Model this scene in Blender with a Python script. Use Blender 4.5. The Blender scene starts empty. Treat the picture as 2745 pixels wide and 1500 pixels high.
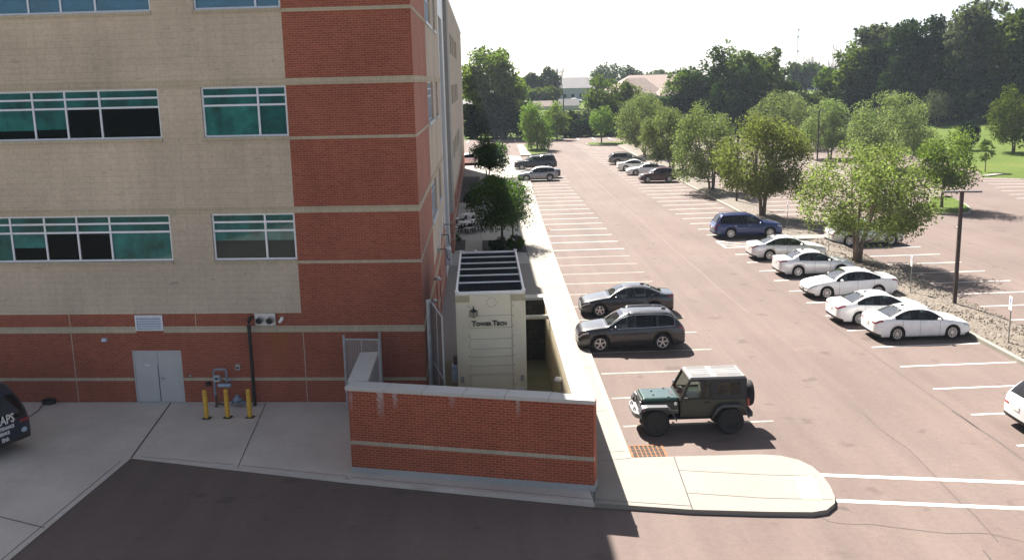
import bpy, bmesh, math, random
import numpy as np
from mathutils import Vector, Matrix
R = math.radians
random.seed(7)
scene = bpy.context.scene
COL = scene.collection

# ------------------------------------------------------------------ camera frame
FW, FH = 2745.0, 1500.0                     # size of the photograph
CAM = np.array([2.1488, -32.9658, 11.1104]); YAW, PITCH, ROLL, FOC = -0.0282, -0.2004, -0.0235, 2634.08
_c, _s = math.cos(YAW), math.sin(YAW)
FWD = np.array([-_s*math.cos(PITCH), _c*math.cos(PITCH), math.sin(PITCH)])
_r = np.array([_c, _s, 0.0]); _u = np.cross(_r, FWD)
RGT = math.cos(ROLL)*_r + math.sin(ROLL)*_u
UPV = -math.sin(ROLL)*_r + math.cos(ROLL)*_u
def ray(u, v): return FWD + (u-FW/2)/FOC*RGT - (v-FH/2)/FOC*UPV
def gnd(u, v, z=0.0):
    """survey helper: where the sight line through a photo point meets the level z"""
    d = ray(u, v); t = (z-CAM[2])/d[2]; return (CAM + t*d)[:2]
K = 2745/2576.0
def gd(x, y, z=0.0): return gnd(x*K, y*K, z)
PHI = -0.101                                 # the end facade is not square to the car park
E1 = np.array([math.cos(PHI), math.sin(PHI), 0]); N1 = np.array([-math.sin(PHI), math.cos(PHI), 0])
def fac(u, v):
    d = ray(u, v); t = np.dot(-CAM, N1)/np.dot(d, N1); p = CAM + t*d
    return float(np.dot(p, E1)), float(p[2])

# ------------------------------------------------------------------ object helpers
def props(o, label=None, cat=None, group=None, kind=None):
    if label: o['label'] = label
    if cat: o['category'] = cat
    if group: o['group'] = group
    if kind: o['kind'] = kind
    return o
def thing(name, label, cat, loc=(0, 0, 0), rz=0.0, group=None):
    o = bpy.data.objects.new(name, None); o.empty_display_size = 0.3
    o.location = loc; o.rotation_euler = (0, 0, rz); COL.objects.link(o)
    return props(o, label, cat, group)
def copy_tree(o, parent=None):
    c = o.copy(); COL.objects.link(c)
    if parent is not None: c.parent = parent
    for ch in list(o.children): copy_tree(ch, c)
    return c

class MB:
    """collects shapes for ONE mesh object"""
    def __init__(s): s.v = []; s.f = []; s.mi = []
    def add(s, vs, fs, mi=0):
        b = len(s.v); s.v += [tuple(map(float, p)) for p in vs]
        s.f += [tuple(b+i for i in f) for f in fs]; s.mi += [mi]*len(fs); return s
    def quad(s, *p, mi=0): return s.add(p, [tuple(range(len(p)))], mi)
    def box(s, c, d, rz=0.0, mi=0, M=None):
        x, y, z = d[0]/2, d[1]/2, d[2]/2
        vs = [(-x,-y,-z),(x,-y,-z),(x,y,-z),(-x,y,-z),(-x,-y,z),(x,-y,z),(x,y,z),(-x,y,z)]
        if M is not None: vs = [tuple(M @ Vector(p)) for p in vs]
        elif rz:
            a, b = math.cos(rz), math.sin(rz); vs = [(p[0]*a-p[1]*b, p[0]*b+p[1]*a, p[2]) for p in vs]
        vs = [(p[0]+c[0], p[1]+c[1], p[2]+c[2]) for p in vs]
        return s.add(vs, [(0,3,2,1),(4,5,6,7),(0,1,5,4),(1,2,6,5),(2,3,7,6),(3,0,4,7)], mi)
    def prism(s, pts, z0, z1, mi=0, cap0=True):
        n = len(pts); a = sum(pts[i][0]*pts[(i+1)%n][1]-pts[(i+1)%n][0]*pts[i][1] for i in range(n))
        if a < 0: pts = pts[::-1]
        vs = [(p[0], p[1], z0) for p in pts] + [(p[0], p[1], z1) for p in pts]
        fs = [tuple(range(n, 2*n))] + [(i, (i+1) % n, n+(i+1) % n, n+i) for i in range(n)]
        if cap0: fs.append(tuple(range(n-1, -1, -1)))
        return s.add(vs, fs, mi)
    def tube(s, path, r, n=8, mi=0, cap=True):
        path = [Vector(p) for p in path]; rs = r if isinstance(r, (list, tuple)) else [r]*len(path)
        vs = []; up = Vector((0.13, 0.21, 1)).normalized()
        for i, p in enumerate(path):
            t = (path[min(i+1, len(path)-1)] - path[max(i-1, 0)]).normalized()
            a = t.cross(up)
            if a.length < 1e-3: a = t.cross(Vector((1, 0, 0)))
            a.normalize(); b = t.cross(a)
            vs += [tuple(p + (a*math.cos(q) + b*math.sin(q))*rs[i]) for q in (2*math.pi*k/n for k in range(n))]
        m = len(path); fs = []
        for i in range(m-1):
            for k in range(n):
                fs.append((i*n+k, (i+1)*n+k, (i+1)*n+(k+1) % n, i*n+(k+1) % n))
        if cap: fs += [tuple(range(n)), tuple(range((m-1)*n+n-1, (m-1)*n-1, -1))]
        return s.add(vs, fs, mi)
    def lathe(s, prof, c=(0, 0, 0), n=20, axis='z', mi=0):
        vs = []; m = len(prof)
        for k in range(n):
            a = 2*math.pi*k/n
            for (r, h) in prof:
                if axis == 'z': vs.append((c[0]+r*math.cos(a), c[1]+r*math.sin(a), c[2]+h))
                else: vs.append((c[0]+r*math.cos(a), c[1]+h, c[2]+r*math.sin(a)))
        fs = []
        for k in range(n):
            k2 = (k+1) % n
            for i in range(m-1):
                q = (k*m+i, k2*m+i, k2*m+i+1, k*m+i+1)
                fs.append(q if axis == 'z' else q[::-1])
        return s.add(vs, fs, mi)
    def build(s, name, mats, parent=None, smooth=False, loc=None, angle=None, **kw):
        me = bpy.data.meshes.new(name); me.from_pydata(s.v, [], s.f)
        if not isinstance(mats, (list, tuple)): mats = [mats]
        for m in mats: me.materials.append(m)
        if len(mats) > 1: me.polygons.foreach_set('material_index', s.mi)
        if smooth: me.polygons.foreach_set('use_smooth', [True]*len(me.polygons))
        me.update()
        if angle is not None and hasattr(me, 'set_sharp_from_angle'): me.set_sharp_from_angle(angle=R(angle))
        o = bpy.data.objects.new(name, me); COL.objects.link(o)
        if parent is not None: o.parent = parent
        if loc is not None: o.location = loc
        return props(o, **kw)
def bevel(o, w, seg=2):
    m = o.modifiers.new('bevel', 'BEVEL'); m.width = w; m.segments = seg; m.limit_method = 'ANGLE'; m.angle_limit = R(40); return o
def text_mesh(name, txt, size, mat, parent, M, ext=0.01, off=0.0, align='LEFT'):
    cu = bpy.data.curves.new(name, 'FONT'); cu.body = txt; cu.size = size; cu.extrude = ext; cu.offset = off; cu.align_x = align; cu.resolution_u = 2
    t = bpy.data.objects.new(name, cu); COL.objects.link(t); dg = bpy.context.evaluated_depsgraph_get()
    me = bpy.data.meshes.new_from_object(t.evaluated_get(dg)); bpy.data.objects.remove(t)
    me.transform(M); me.materials.clear(); me.materials.append(mat)
    o = bpy.data.objects.new(name, me); COL.objects.link(o); o.parent = parent; return o

# ------------------------------------------------------------------ materials
MATS = {}
def lin(r, g, b): return tuple(((c/255/12.92) if c/255 <= 0.04045 else ((c/255+0.055)/1.055)**2.4) for c in (r, g, b)) + (1,)
def new_mat(name):
    m = bpy.data.materials.new(name); m.use_nodes = True; nt = m.node_tree; nt.nodes.clear()
    out = nt.nodes.new('ShaderNodeOutputMaterial'); b = nt.nodes.new('ShaderNodeBsdfPrincipled'); nt.links.new(b.outputs[0], out.inputs[0])
    return m, nt, b, out
class NT:
    def __init__(s, nt): s.nt = nt
    def n(s, t, **k):
        x = s.nt.nodes.new('ShaderNode'+t)
        for a, v in k.items():
            if a in ('op',): x.operation = v
            elif a == 'blend': x.blend_type = v
            else: setattr(x, a, v)
        return x
    def l(s, a, b): s.nt.links.new(a, b)
    def pos(s): return s.n('NewGeometry').outputs['Position']
    def noise(s, vec, scale, detail=4, rough=.55):
        x = s.n('TexNoise'); x.inputs['Scale'].default_value = scale; x.inputs['Detail'].default_value = detail; x.inputs['Roughness'].default_value = rough
        if vec is not None: s.l(vec, x.inputs['Vector'])
        return x.outputs['Fac']
    def ramp(s, fac, stops):
        x = s.n('ValToRGB'); e = x.color_ramp.elements
        e[0].position, e[0].color = stops[0][0], stops[0][1]; e[1].position, e[1].color = stops[-1][0], stops[-1][1]
        for p, c in stops[1:-1]: q = e.new(p); q.color = c
        s.l(fac, x.inputs[0]); return x.outputs[0]
    def mix(s, fac, a, b, blend='MIX'):
        x = s.n('MixRGB', blend=blend)
        for i, v in ((0, fac), (1, a), (2, b)):
            if hasattr(v, 'is_output') or hasattr(v, 'links'): s.l(v, x.inputs[i])
            elif i == 0: x.inputs[0].default_value = v
            else: x.inputs[i].default_value = v
        return x.outputs[0]
    def math(s, op, a, b=None, c=None, clamp=False):
        x = s.n('Math', op=op); x.use_clamp = clamp
        for i, v in enumerate((a, b, c)):
            if v is None: continue
            if hasattr(v, 'links'): s.l(v, x.inputs[i])
            else: x.inputs[i].default_value = v
        return x.outputs[0]
    def bump(s, h, strength, dist, bsdf):
        x = s.n('Bump'); x.inputs['Strength'].default_value = strength; x.inputs['Distance'].default_value = dist
        s.l(h, x.inputs['Height']); s.l(x.outputs[0], bsdf.inputs['Normal'])
def plain(name, col, rough=.6, metal=0.0, var=.12, scale=6.0, coat=0.0, spec=.5):
    if name in MATS: return MATS[name]
    m, nt, b, out = new_mat(name); t = NT(nt)
    col = tuple(col)+(1,) if len(col) == 3 else col
    if var:
        f = t.noise(t.pos(), scale)
        t.l(t.ramp(f, [(.3, tuple(c*(1-var) for c in col[:3])+(1,)), (.7, tuple(min(1, c*(1+var)) for c in col[:3])+(1,))]), b.inputs['Base Color'])
    else: b.inputs['Base Color'].default_value = col
    b.inputs['Roughness'].default_value = rough; b.inputs['Metallic'].default_value = metal
    b.inputs['Specular IOR Level'].default_value = spec
    if coat: b.inputs['Coat Weight'].default_value = coat; b.inputs['Coat Roughness'].default_value = .05
    MATS[name] = m; return m
def paint(name, col, metal=.0, rough=.35):
    if name in MATS: return MATS[name]
    m, nt, b, out = new_mat(name); t = NT(nt)
    f = t.noise(t.pos(), 3.0)
    t.l(t.ramp(f, [(.3, tuple(c*.93 for c in col)+(1,)), (.7, tuple(min(1, c*1.05) for c in col)+(1,))]), b.inputs['Base Color'])
    b.inputs['Metallic'].default_value = metal; b.inputs['Roughness'].default_value = rough
    b.inputs['Coat Weight'].default_value = .8; b.inputs['Coat Roughness'].default_value = .06
    MATS[name] = m; return m
def wall_mat(name, d, c1, c2, mortar, bw, rh, ms, bumpd=.004, stain=0.0, rust=None, bias=0.0, streak=None, off=.5):
    """brick or block courses measured in metres along direction d and up"""
    m, nt, b, out = new_mat(name); t = NT(nt); p = t.pos()
    dp = t.n('VectorMath', op='DOT_PRODUCT'); t.l(p, dp.inputs[0]); dp.inputs[1].default_value = tuple(d)
    sx = t.n('SeparateXYZ'); t.l(p, sx.inputs[0])
    cb = t.n('CombineXYZ'); t.l(dp.outputs['Value'], cb.inputs[0]); t.l(sx.outputs[2], cb.inputs[1])
    br = t.n('TexBrick'); t.l(cb.outputs[0], br.inputs['Vector']); br.offset = off
    br.inputs['Color1'].default_value = tuple(c1)+(1,); br.inputs['Color2'].default_value = tuple(c2)+(1,); br.inputs['Mortar'].default_value = tuple(mortar)+(1,)
    br.inputs['Scale'].default_value = 1.0; br.inputs['Mortar Size'].default_value = ms; br.inputs['Mortar Smooth'].default_value = .1
    br.inputs['Bias'].default_value = bias; br.inputs['Brick Width'].default_value = bw; br.inputs['Row Height'].default_value = rh
    big = t.noise(p, .35, 5); fine = t.noise(p, 9.0, 3)
    col = t.mix(.8, br.outputs['Color'], t.ramp(big, [(.25, (.80, .79, .78, 1)), (.75, (1.14, 1.13, 1.12, 1))]), 'MULTIPLY')
    col = t.mix(.5, col, t.ramp(fine, [(.3, (.85, .85, .85, 1)), (.7, (1.15, 1.15, 1.15, 1))]), 'MULTIPLY')
    if stain:
        mp = t.n('Mapping'); t.l(cb.outputs[0], mp.inputs[0]); mp.inputs['Scale'].default_value = (1.1, 3.4, 1)
        w = t.noise(mp.outputs[0], 1.3, 6, .7)
        col = t.mix(t.math('MULTIPLY', t.ramp(w, [(.60, (0, 0, 0, 1)), (.74, (1, 1, 1, 1))]), stain), col, (.10, .09, .085, 1))
    mp3 = t.n('Mapping'); t.l(cb.outputs[0], mp3.inputs[0]); mp3.inputs['Scale'].default_value = (2.6, .22, 1)
    col = t.mix(.4, col, t.ramp(t.noise(mp3.outputs[0], 1.0, 5, .65), [(.30, (.80, .79, .78, 1)), (.62, (1.07, 1.07, 1.07, 1))]), 'MULTIPLY')
    if rust:
        a0, a1, z0, z1 = rust
        u = dp.outputs['Value']; z = sx.outputs[2]
        wv = t.math('MULTIPLY', t.math('SUBTRACT', fine, .5), .25); uu = t.math('ADD', u, wv)
        k = t.math('MULTIPLY', t.math('GREATER_THAN', uu, a0), t.math('LESS_THAN', uu, a1))
        mr = t.n('MapRange'); t.l(z, mr.inputs[0]); mr.inputs[1].default_value = z0; mr.inputs[2].default_value = z1; mr.inputs[3].default_value = 0; mr.inputs[4].default_value = .75
        k2 = t.math('MULTIPLY', k, t.math('LESS_THAN', z, z1))
        col = t.mix(t.math('MULTIPLY', k2, mr.outputs[0]), col, (.26, .10, .03, 1))
    if streak:
        # lime runs below the coping: list of (centre along d, half width, bottom z, top z, strength)
        for (a, hw, zb, zt, st) in streak:
            du = t.math('ABSOLUTE', t.math('SUBTRACT', t.math('ADD', dp.outputs['Value'], t.math('MULTIPLY', t.math('SUBTRACT', fine, .5), .16)), a))
            k = t.math('LESS_THAN', du, hw)
            mr = t.n('MapRange'); t.l(sx.outputs[2], mr.inputs[0]); mr.inputs[1].default_value = zb; mr.inputs[2].default_value = zt; mr.inputs[3].default_value = 0; mr.inputs[4].default_value = st
            k = t.math('MULTIPLY', k, t.math('MULTIPLY', mr.outputs[0], t.math('LESS_THAN', sx.outputs[2], zt+.05)))
            col = t.mix(t.math('MULTIPLY', k, t.ramp(t.noise(p, 22.0, 3), [(.35, (.2, .2, .2, 1)), (.6, (1, 1, 1, 1))])), col, (.55, .5, .5, 1))
    t.l(col, b.inputs['Base Color']); b.inputs['Roughness'].default_value = .85
    b.inputs['Specular IOR Level'].default_value = .25
    t.bump(t.math('SUBTRACT', 1.0, br.outputs['Fac']), .5, bumpd, b)
    MATS[name] = m; return m
def leaf_mat(name, c_dark, c_light, trans=.42):
    m, nt, b, out = new_mat(name); t = NT(nt); nt.nodes.remove(b)
    g = t.n('NewGeometry'); col = t.ramp(g.outputs['Random Per Island'], [(0, tuple(c_dark)+(1,)), (1, tuple(c_light)+(1,))])
    oi = t.n('ObjectInfo'); hs = t.n('HueSaturation'); t.l(col, hs.inputs['Color'])
    t.l(t.math('MULTIPLY_ADD', oi.outputs['Random'], .03, .485), hs.inputs['Hue']); hs.inputs['Saturation'].default_value = 1.0; t.l(t.math('MULTIPLY_ADD', oi.outputs['Random'], .35, .82), hs.inputs['Value'])
    d = t.n('BsdfDiffuse'); t.l(hs.outputs[0], d.inputs[0]); tr = t.n('BsdfTranslucent')
    t.l(t.mix(1.0, hs.outputs[0], (1.05, 1.30, .50, 1), 'MULTIPLY'), tr.inputs[0])
    gl = t.n('BsdfGlossy'); gl.inputs['Roughness'].default_value = .42; gl.inputs[0].default_value = (.9, .95, .9, 1)
    a = t.n('MixShader'); a.inputs[0].default_value = trans; t.l(d.outputs[0], a.inputs[1]); t.l(tr.outputs[0], a.inputs[2])
    c = t.n('MixShader'); c.inputs[0].default_value = .0; t.l(a.outputs[0], c.inputs[1]); t.l(gl.outputs[0], c.inputs[2])
    t.l(c.outputs[0], out.inputs[0]); MATS[name] = m; return m

def asphalt_mat():
    m, nt, b, out = new_mat('asphalt'); t = NT(nt); p = t.pos()
    mp = t.n('Mapping'); t.l(p, mp.inputs[0]); mp.inputs['Scale'].default_value = (1.0, .22, 1)
    big = t.noise(mp.outputs[0], .42, 6, .62); mid = t.noise(p, .16, 4); fine = t.noise(p, 30.0, 3, .7); grit = t.noise(p, 5.5, 5, .7)
    col = t.ramp(big, [(.25, (.120, .092, .082, 1)), (.5, (.135, .105, .094, 1)), (.76, (.152, .120, .108, 1))])
    mp2 = t.n('Mapping'); t.l(p, mp2.inputs[0]); mp2.inputs['Scale'].default_value = (1.6, .035, 1)
    lane = t.noise(mp2.outputs[0], 1.0, 3, .5); col = t.mix(.75, col, t.ramp(lane, [(.32, (.93, .93, .94, 1)), (.68, (1.08, 1.07, 1.06, 1))]), 'MULTIPLY')
    drip = t.noise(p, .55, 5, .75); col = t.mix(t.math('MULTIPLY', t.ramp(drip, [(.60, (0, 0, 0, 1)), (.68, (1, 1, 1, 1))]), .45), col, (.165, .125, .108, 1))
    col = t.mix(.55, col, t.ramp(mid, [(.3, (.86, .86, .88, 1)), (.7, (1.12, 1.1, 1.08, 1))]), 'MULTIPLY')
    col = t.mix(.8, col, t.ramp(fine, [(.3, (.80, .80, .80, 1)), (.7, (1.2, 1.2, 1.2, 1))]), 'MULTIPLY')
    col = t.mix(.6, col, t.ramp(grit, [(.3, (.86, .86, .86, 1)), (.72, (1.13, 1.13, 1.13, 1))]), 'MULTIPLY')
    # oil drips and tyre darkening along the stalls
    sp = t.noise(p, .9, 2); col = t.mix(t.math('MULTIPLY', t.ramp(sp, [(.64, (0, 0, 0, 1)), (.72, (1, 1, 1, 1))]), .38), col, (.055, .043, .04, 1))
    t.l(col, b.inputs['Base Color']); b.inputs['Roughness'].default_value = .85; b.inputs['Specular IOR Level'].default_value = .10
    t.bump(fine, .25, .01, b); return m
def concrete_mat(name, c, dark, joints=None, d=(1, 0, 0), stain=.5):
    m, nt, b, out = new_mat(name); t = NT(nt); p = t.pos()
    big = t.noise(p, .5, 6, .65); fine = t.noise(p, 14, 4, .7); w = t.noise(p, 1.7, 5, .7)
    col = t.ramp(big, [(.25, tuple(x*dark for x in c)+(1,)), (.7, tuple(c)+(1,))])
    col = t.mix(.6, col, t.ramp(fine, [(.3, (.88, .88, .88, 1)), (.7, (1.1, 1.1, 1.1, 1))]), 'MULTIPLY')
    col = t.mix(t.math('MULTIPLY', t.ramp(w, [(.62, (0, 0, 0, 1)), (.78, (1, 1, 1, 1))]), stain), col, tuple(x*.55 for x in c)+(1,))
    t.l(col, b.inputs['Base Color']); b.inputs['Roughness'].default_value = .85; b.inputs['Specular IOR Level'].default_value = .25
    t.bump(fine, .15, .006, b); MATS[name] = m; return m
def grass_mat(name, a, b_, c):
    m, nt, b, out = new_mat(name); t = NT(nt); p = t.pos()
    f = t.noise(p, .07, 5); g = t.noise(p, 1.6, 5, .7); h = t.noise(p, 14, 3, .7)
    col = t.ramp(f, [(.3, a+(1,)), (.55, b_+(1,)), (.75, c+(1,))])
    col = t.mix(.8, col, t.ramp(g, [(.3, (.72, .76, .7, 1)), (.7, (1.25, 1.2, 1.2, 1))]), 'MULTIPLY')
    col = t.mix(.8, col, t.ramp(h, [(.3, (.7, .7, .7, 1)), (.7, (1.3, 1.3, 1.3, 1))]), 'MULTIPLY')
    t.l(col, b.inputs['Base Color']); b.inputs['Roughness'].default_value = .95; b.inputs['Specular IOR Level'].default_value = .1
    t.bump(h, .6, .06, b); MATS[name] = m; return m
def gravel_mat():
    m, nt, b, out = new_mat('river gravel'); t = NT(nt); p = t.pos()
    v = t.n('TexVoronoi'); v.inputs['Scale'].default_value = 9.0; t.l(p, v.inputs['Vector'])
    col = t.ramp(t.math('FRACT', t.math('MULTIPLY', v.outputs['Color'], 1.0)), [(0, (.085, .067, .050, 1)), (.5, (.14, .113, .086, 1)), (1, (.21, .176, .138, 1))])
    col = t.mix(.8, col, t.ramp(v.outputs['Distance'], [(.0, (1.1, 1.1, 1.1, 1)), (.75, (.55, .55, .55, 1))]), 'MULTIPLY')
    col = t.mix(.6, col, t.ramp(t.noise(p, .8, 4), [(.3, (.85, .85, .85, 1)), (.7, (1.15, 1.15, 1.15, 1))]), 'MULTIPLY')
    t.l(col, b.inputs['Base Color']); b.inputs['Roughness'].default_value = .9
    t.bump(t.math('SUBTRACT', 1.0, v.outputs['Distance']), .8, .05, b); return m
def glass_pane(name, c, rough=.04, spec=.8, var=.4):
    m, nt, b, out = new_mat(name); t = NT(nt); p = t.pos()
    f = t.noise(p, 1.3, 6, .65)
    t.l(t.ramp(f, [(.3, tuple(x*(1-var) for x in c)+(1,)), (.7, tuple(x*(1+var) for x in c)+(1,))]), b.inputs['Base Color'])
    b.inputs['Roughness'].default_value = rough; b.inputs['Specular IOR Level'].default_value = spec
    MATS[name] = m; return m

ASPHALT = asphalt_mat()
CONC = concrete_mat('apron concrete', (.60, .55, .49), .76, stain=.7)
WALK = concrete_mat('sidewalk concrete', (.245, .226, .195), .88, stain=.15)
KERB = concrete_mat('kerb concrete', (.29, .268, .222), .82, stain=.35)
COPE = concrete_mat('coping stone', (.54, .525, .49), .85, stain=.2)
PATIO = concrete_mat('patio concrete', (.42, .40, .35), .8, stain=.4)
MOSSY = concrete_mat('mossy concrete', (.26, .25, .14), .6, stain=.5)
GRAVEL = gravel_mat()
GRASS = grass_mat('mown grass', (.052, .082, .012), (.072, .106, .017), (.104, .116, .030))
MULCH = plain('dark mulch', (.035, .026, .022), .95, var=.5, scale=12)
BR = dict(c1=(.315, .088, .052), c2=(.235, .062, .038), mortar=(.37, .17, .115), bw=.215, rh=.0735, ms=.0075)
BRICK_F = wall_mat('brick end facade', E1, rust=(-5.42, -4.78, 1.15, 2.72), **BR)
BRICK_R = wall_mat('brick long facade', (0, 1, 0), c1=(.40, .155, .11), c2=(.34, .125, .085), mortar=(.43, .25, .19), bw=.215, rh=.0735, ms=.007)  # paler than the end facade brick: bounced sunlight put into the colour
CR = dict(c1=(.54, .46, .365), c2=(.515, .437, .345), mortar=(.42, .357, .28), bw=.62, rh=.205, ms=.006, bumpd=.002)
CREAM_F = wall_mat('cream block end facade', E1, stain=.55, **CR)
CREAM_R = wall_mat('cream block long facade', (0, 1, 0), stain=.15, c1=(.52, .455, .375), c2=(.50, .44, .36), mortar=(.42, .365, .295), bw=.41, rh=.205, ms=.0035, bumpd=.002)
BA = dict(c1=(.52, .45, .335), c2=(.47, .41, .305), mortar=(.33, .29, .225), bw=.075, rh=.26, ms=.007, off=0.0)
BAND_F = wall_mat('cream soldier course end', E1, **BA)
BAND_R = wall_mat('cream soldier course long', (0, 1, 0), **BA)
FRAME = plain('window frame aluminium', (.62, .66, .74), .4, .3, var=.05)
TEAL = glass_pane('teal glass with blinds', (.007, .098, .090), var=.6, spec=.3)  # mottling in both teal panes: tree-like reflections put into the colour
TEAL2 = glass_pane('teal glass pale', (.013, .135, .122), var=.65, spec=.3)
DARKG = glass_pane('dark glass', (.0015, .0045, .0045), spec=.06)
BLUEG = glass_pane('upper sky glass', (.018, .12, .20), var=.25, spec=.6)  # reflected blue sky put into the pane colour
GREYM = plain('galvanised metal', (.45, .46, .48), .4, .6, var=.1)
GREYP = plain('grey painted metal', (.33, .35, .37), .5, .2)
WHITEP = plain('white paint', (.78, .78, .75), .45, var=.04)
BLACKP = plain('black paint', (.012, .012, .013), .45, var=.2)
RUBBER = plain('rubber', (.011, .011, .012), .8, var=.3)
DOORM = plain('door paint', (.45, .46, .46), .5, var=.05, scale=2)
YELLOW = plain('bollard yellow', (.62, .36, .035), .5, var=.1)
LINE = plain('stripe paint', (.60, .585, .55), .8, var=.16, scale=5)
LINEY = plain('faded stripe paint', (.30, .29, .24), .8, var=.25, scale=5)
BARK = plain('bark', (.15, .11, .085), .9, var=.35, scale=9)
BARKD = plain('dark bark', (.07, .055, .045), .9, var=.35, scale=6)
# ------------------------------------------------------------------ camera, light, air
cd = bpy.data.cameras.new('camera'); cam = bpy.data.objects.new('camera', cd); COL.objects.link(cam)
cd.sensor_width = 36; cd.lens = 36*FOC/FW; cd.clip_end = 4000; cd.clip_start = .1
Mx = Matrix(((RGT[0], UPV[0], -FWD[0], CAM[0]), (RGT[1], UPV[1], -FWD[1], CAM[1]), (RGT[2], UPV[2], -FWD[2], CAM[2]), (0, 0, 0, 1)))
cam.matrix_world = Mx; scene.camera = cam
SUN_AZ, SUN_EL = -17.5, 46.0                 # behind the building, to the left
w = bpy.data.worlds.new('World'); scene.world = w; w.use_nodes = True
sk = w.node_tree.nodes.new('ShaderNodeTexSky'); sk.sky_type = 'NISHITA'; sk.sun_disc = False
sk.sun_elevation = R(SUN_EL); sk.sun_rotation = R(SUN_AZ); sk.altitude = 100; sk.air_density = .55; sk.dust_density = 1.4; sk.ozone_density = 1.0
bg = w.node_tree.nodes['Background']; hs_ = w.node_tree.nodes.new('ShaderNodeHueSaturation'); hs_.inputs['Saturation'].default_value = .55; w.node_tree.links.new(sk.outputs[0], hs_.inputs['Color']); w.node_tree.links.new(hs_.outputs[0], bg.inputs[0]); bg.inputs[1].default_value = .052
sd = bpy.data.lights.new('sun', 'SUN'); sd.energy = 5.0; sd.angle = R(.53); sd.color = (1, .94, .86)
so = bpy.data.objects.new('sun', sd); COL.objects.link(so); so.location = (-40, 80, 90)
sv = Vector((math.sin(R(SUN_AZ))*math.cos(R(SUN_EL)), math.cos(R(SUN_AZ))*math.cos(R(SUN_EL)), math.sin(R(SUN_EL))))
so.rotation_euler = (-sv).to_track_quat('-Z', 'Y').to_euler()
vs = scene.view_settings; vs.view_transform = 'Standard'; vs.look = 'None'; vs.exposure = 1.95; vs.gamma = 1; vs.use_curve_mapping = False
hm, hnt, hb, hout = new_mat('haze'); hnt.nodes.remove(hb)
pv = hnt.nodes.new('ShaderNodeVolumePrincipled'); pv.inputs['Density'].default_value = .00018; pv.inputs['Color'].default_value = (.72, .85, 1, 1); pv.inputs['Anisotropy'].default_value = .0
hnt.links.new(pv.outputs[0], hout.inputs['Volume'])
mb = MB(); mb.box((80, 230, 17), (900, 660, 38)); haze = mb.build('haze', hm, kind='stuff'); haze.display_type = 'WIRE'
scene.cycles.max_bounces = 7; scene.cycles.diffuse_bounces = 3; scene.cycles.glossy_bounces = 3; scene.cycles.transparent_max_bounces = 6; scene.cycles.volume_bounces = 0
scene.cycles.use_denoising = True; scene.cycles.caustics_reflective = False; scene.cycles.caustics_refractive = False; scene.cycles.sample_clamp_indirect = 6

# ------------------------------------------------------------------ ground
def terr(x, y):
    k = min(1, max(0, (y-178)/120)); k = k*k*(3-2*k)
    h = 4.6*k
    q = min(1, max(0, (x-58)/50)); q = q*q*(3-2*q); g = min(1, max(0, (y-55)/95)); h = max(h, 3.2*q*g*g*(3-2*g))
    return -.07 + h + (.12*math.sin(x*.13)*math.sin(y*.11+1) if (x > 66 or y > 182) else 0)
xs = np.unique(np.concatenate([np.arange(-340, 511, 12.0), np.arange(40, 140, 4)])); ys = np.unique(np.concatenate([np.arange(-85, 551, 12.0), np.arange(170, 310, 6)]))
mb = MB(); nx = len(xs)
mb.v = [(float(x), float(y), terr(x, y)) for y in ys for x in xs]
mb.f = [(j*nx+i, j*nx+i+1, (j+1)*nx+i+1, (j+1)*nx+i) for j in range(len(ys)-1) for i in range(nx-1)]; mb.mi = [0]*len(mb.f)
mb.build('ground', GRASS, smooth=True, kind='structure')
mb = MB()
lot = [(-60, -48), (75, -48), (90, 20), (66, 54), (57.4, 66.5), (54.5, 68.5), (57, 74), (60, 100), (55, 135), (44, 157), (-60, 159)]
mb.quad(*[(x, y, 0.0) for x, y in lot]); mb.build('parking_lot', ASPHALT, kind='structure')
mb = MB(); mb.quad((55.0, 70.0, .035), (55.7, 69.5, .035), (59.2, 71.6, .035), (58.4, 72.2, .035)); mb.build('path', WALK, kind='structure')

def strip(mb, pts, wd, z, mi=0):
    for a, b in zip(pts[:-1], pts[1:]):
        a = np.array(a, float); b = np.array(b, float); d = b-a; n = np.array([-d[1], d[0]])/max(1e-6, np.hypot(*d))*wd/2
        mb.quad((*(a-n), z), (*(b-n), z), (*(b+n), z), (*(a+n), z), mi=mi)
# raised walk along the building, kerbed nose and concrete apron
curbL = [(6.33, -5.72), (6.38, 3.4), (6.55, 20), (6.66, 30), (7.0, 52), (7.45, 71), (7.7, 88), (7.8, 96), (7.9, 112)]
mb = MB(); mb.prism([(0.0, -6.2), (4.7, -7.4), (6.33, -7.4)] + curbL + [(6.2, 114), (0.0, 114)], -.05, .13)
mb.build('sidewalk', WALK, kind='structure')
mb = MB(); kk = [(x-.09, y) for x, y in curbL]
strip(mb, kk, .18, .134); mb.build('kerb', KERB, kind='structure')
nose = [(4.87, -8.76), (7.33, -9.38), (9.2, -9.66), (10.35, -9.78), (10.75, -9.68), (11.1, -9.3), (11.24, -8.9), (11.36, -8.2), (11.40, -7.4), (11.33, -6.8), (11.1, -6.3), (10.68, -5.95), (10.1, -5.80), (7.63, -5.73), (6.33, -5.72)]
mb = MB(); top = [(*p, .128) for p in nose] + [(6.33, -7.4, .128), (4.8, -7.4, .128)]
mb.quad(*top); n = len(nose)
for a, b in zip(nose[:-1], nose[1:]): mb.quad((*a, -.03), (*b, -.03), (*b, .128), (*a, .128))
mb.build('kerb_nose', WALK, kind='structure')
mb = MB(); P0 = [(-8.87, -4.08, .015), (-5.31, -5.37, .085), (-1.85, -6.60, .128), (4.87, -8.76, .128)]
P1 = [(-9.17, .93, .126), (-5.6, .57, .126), (-1.9, .19, .126), (4.8, -7.4, .128)]
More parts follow.
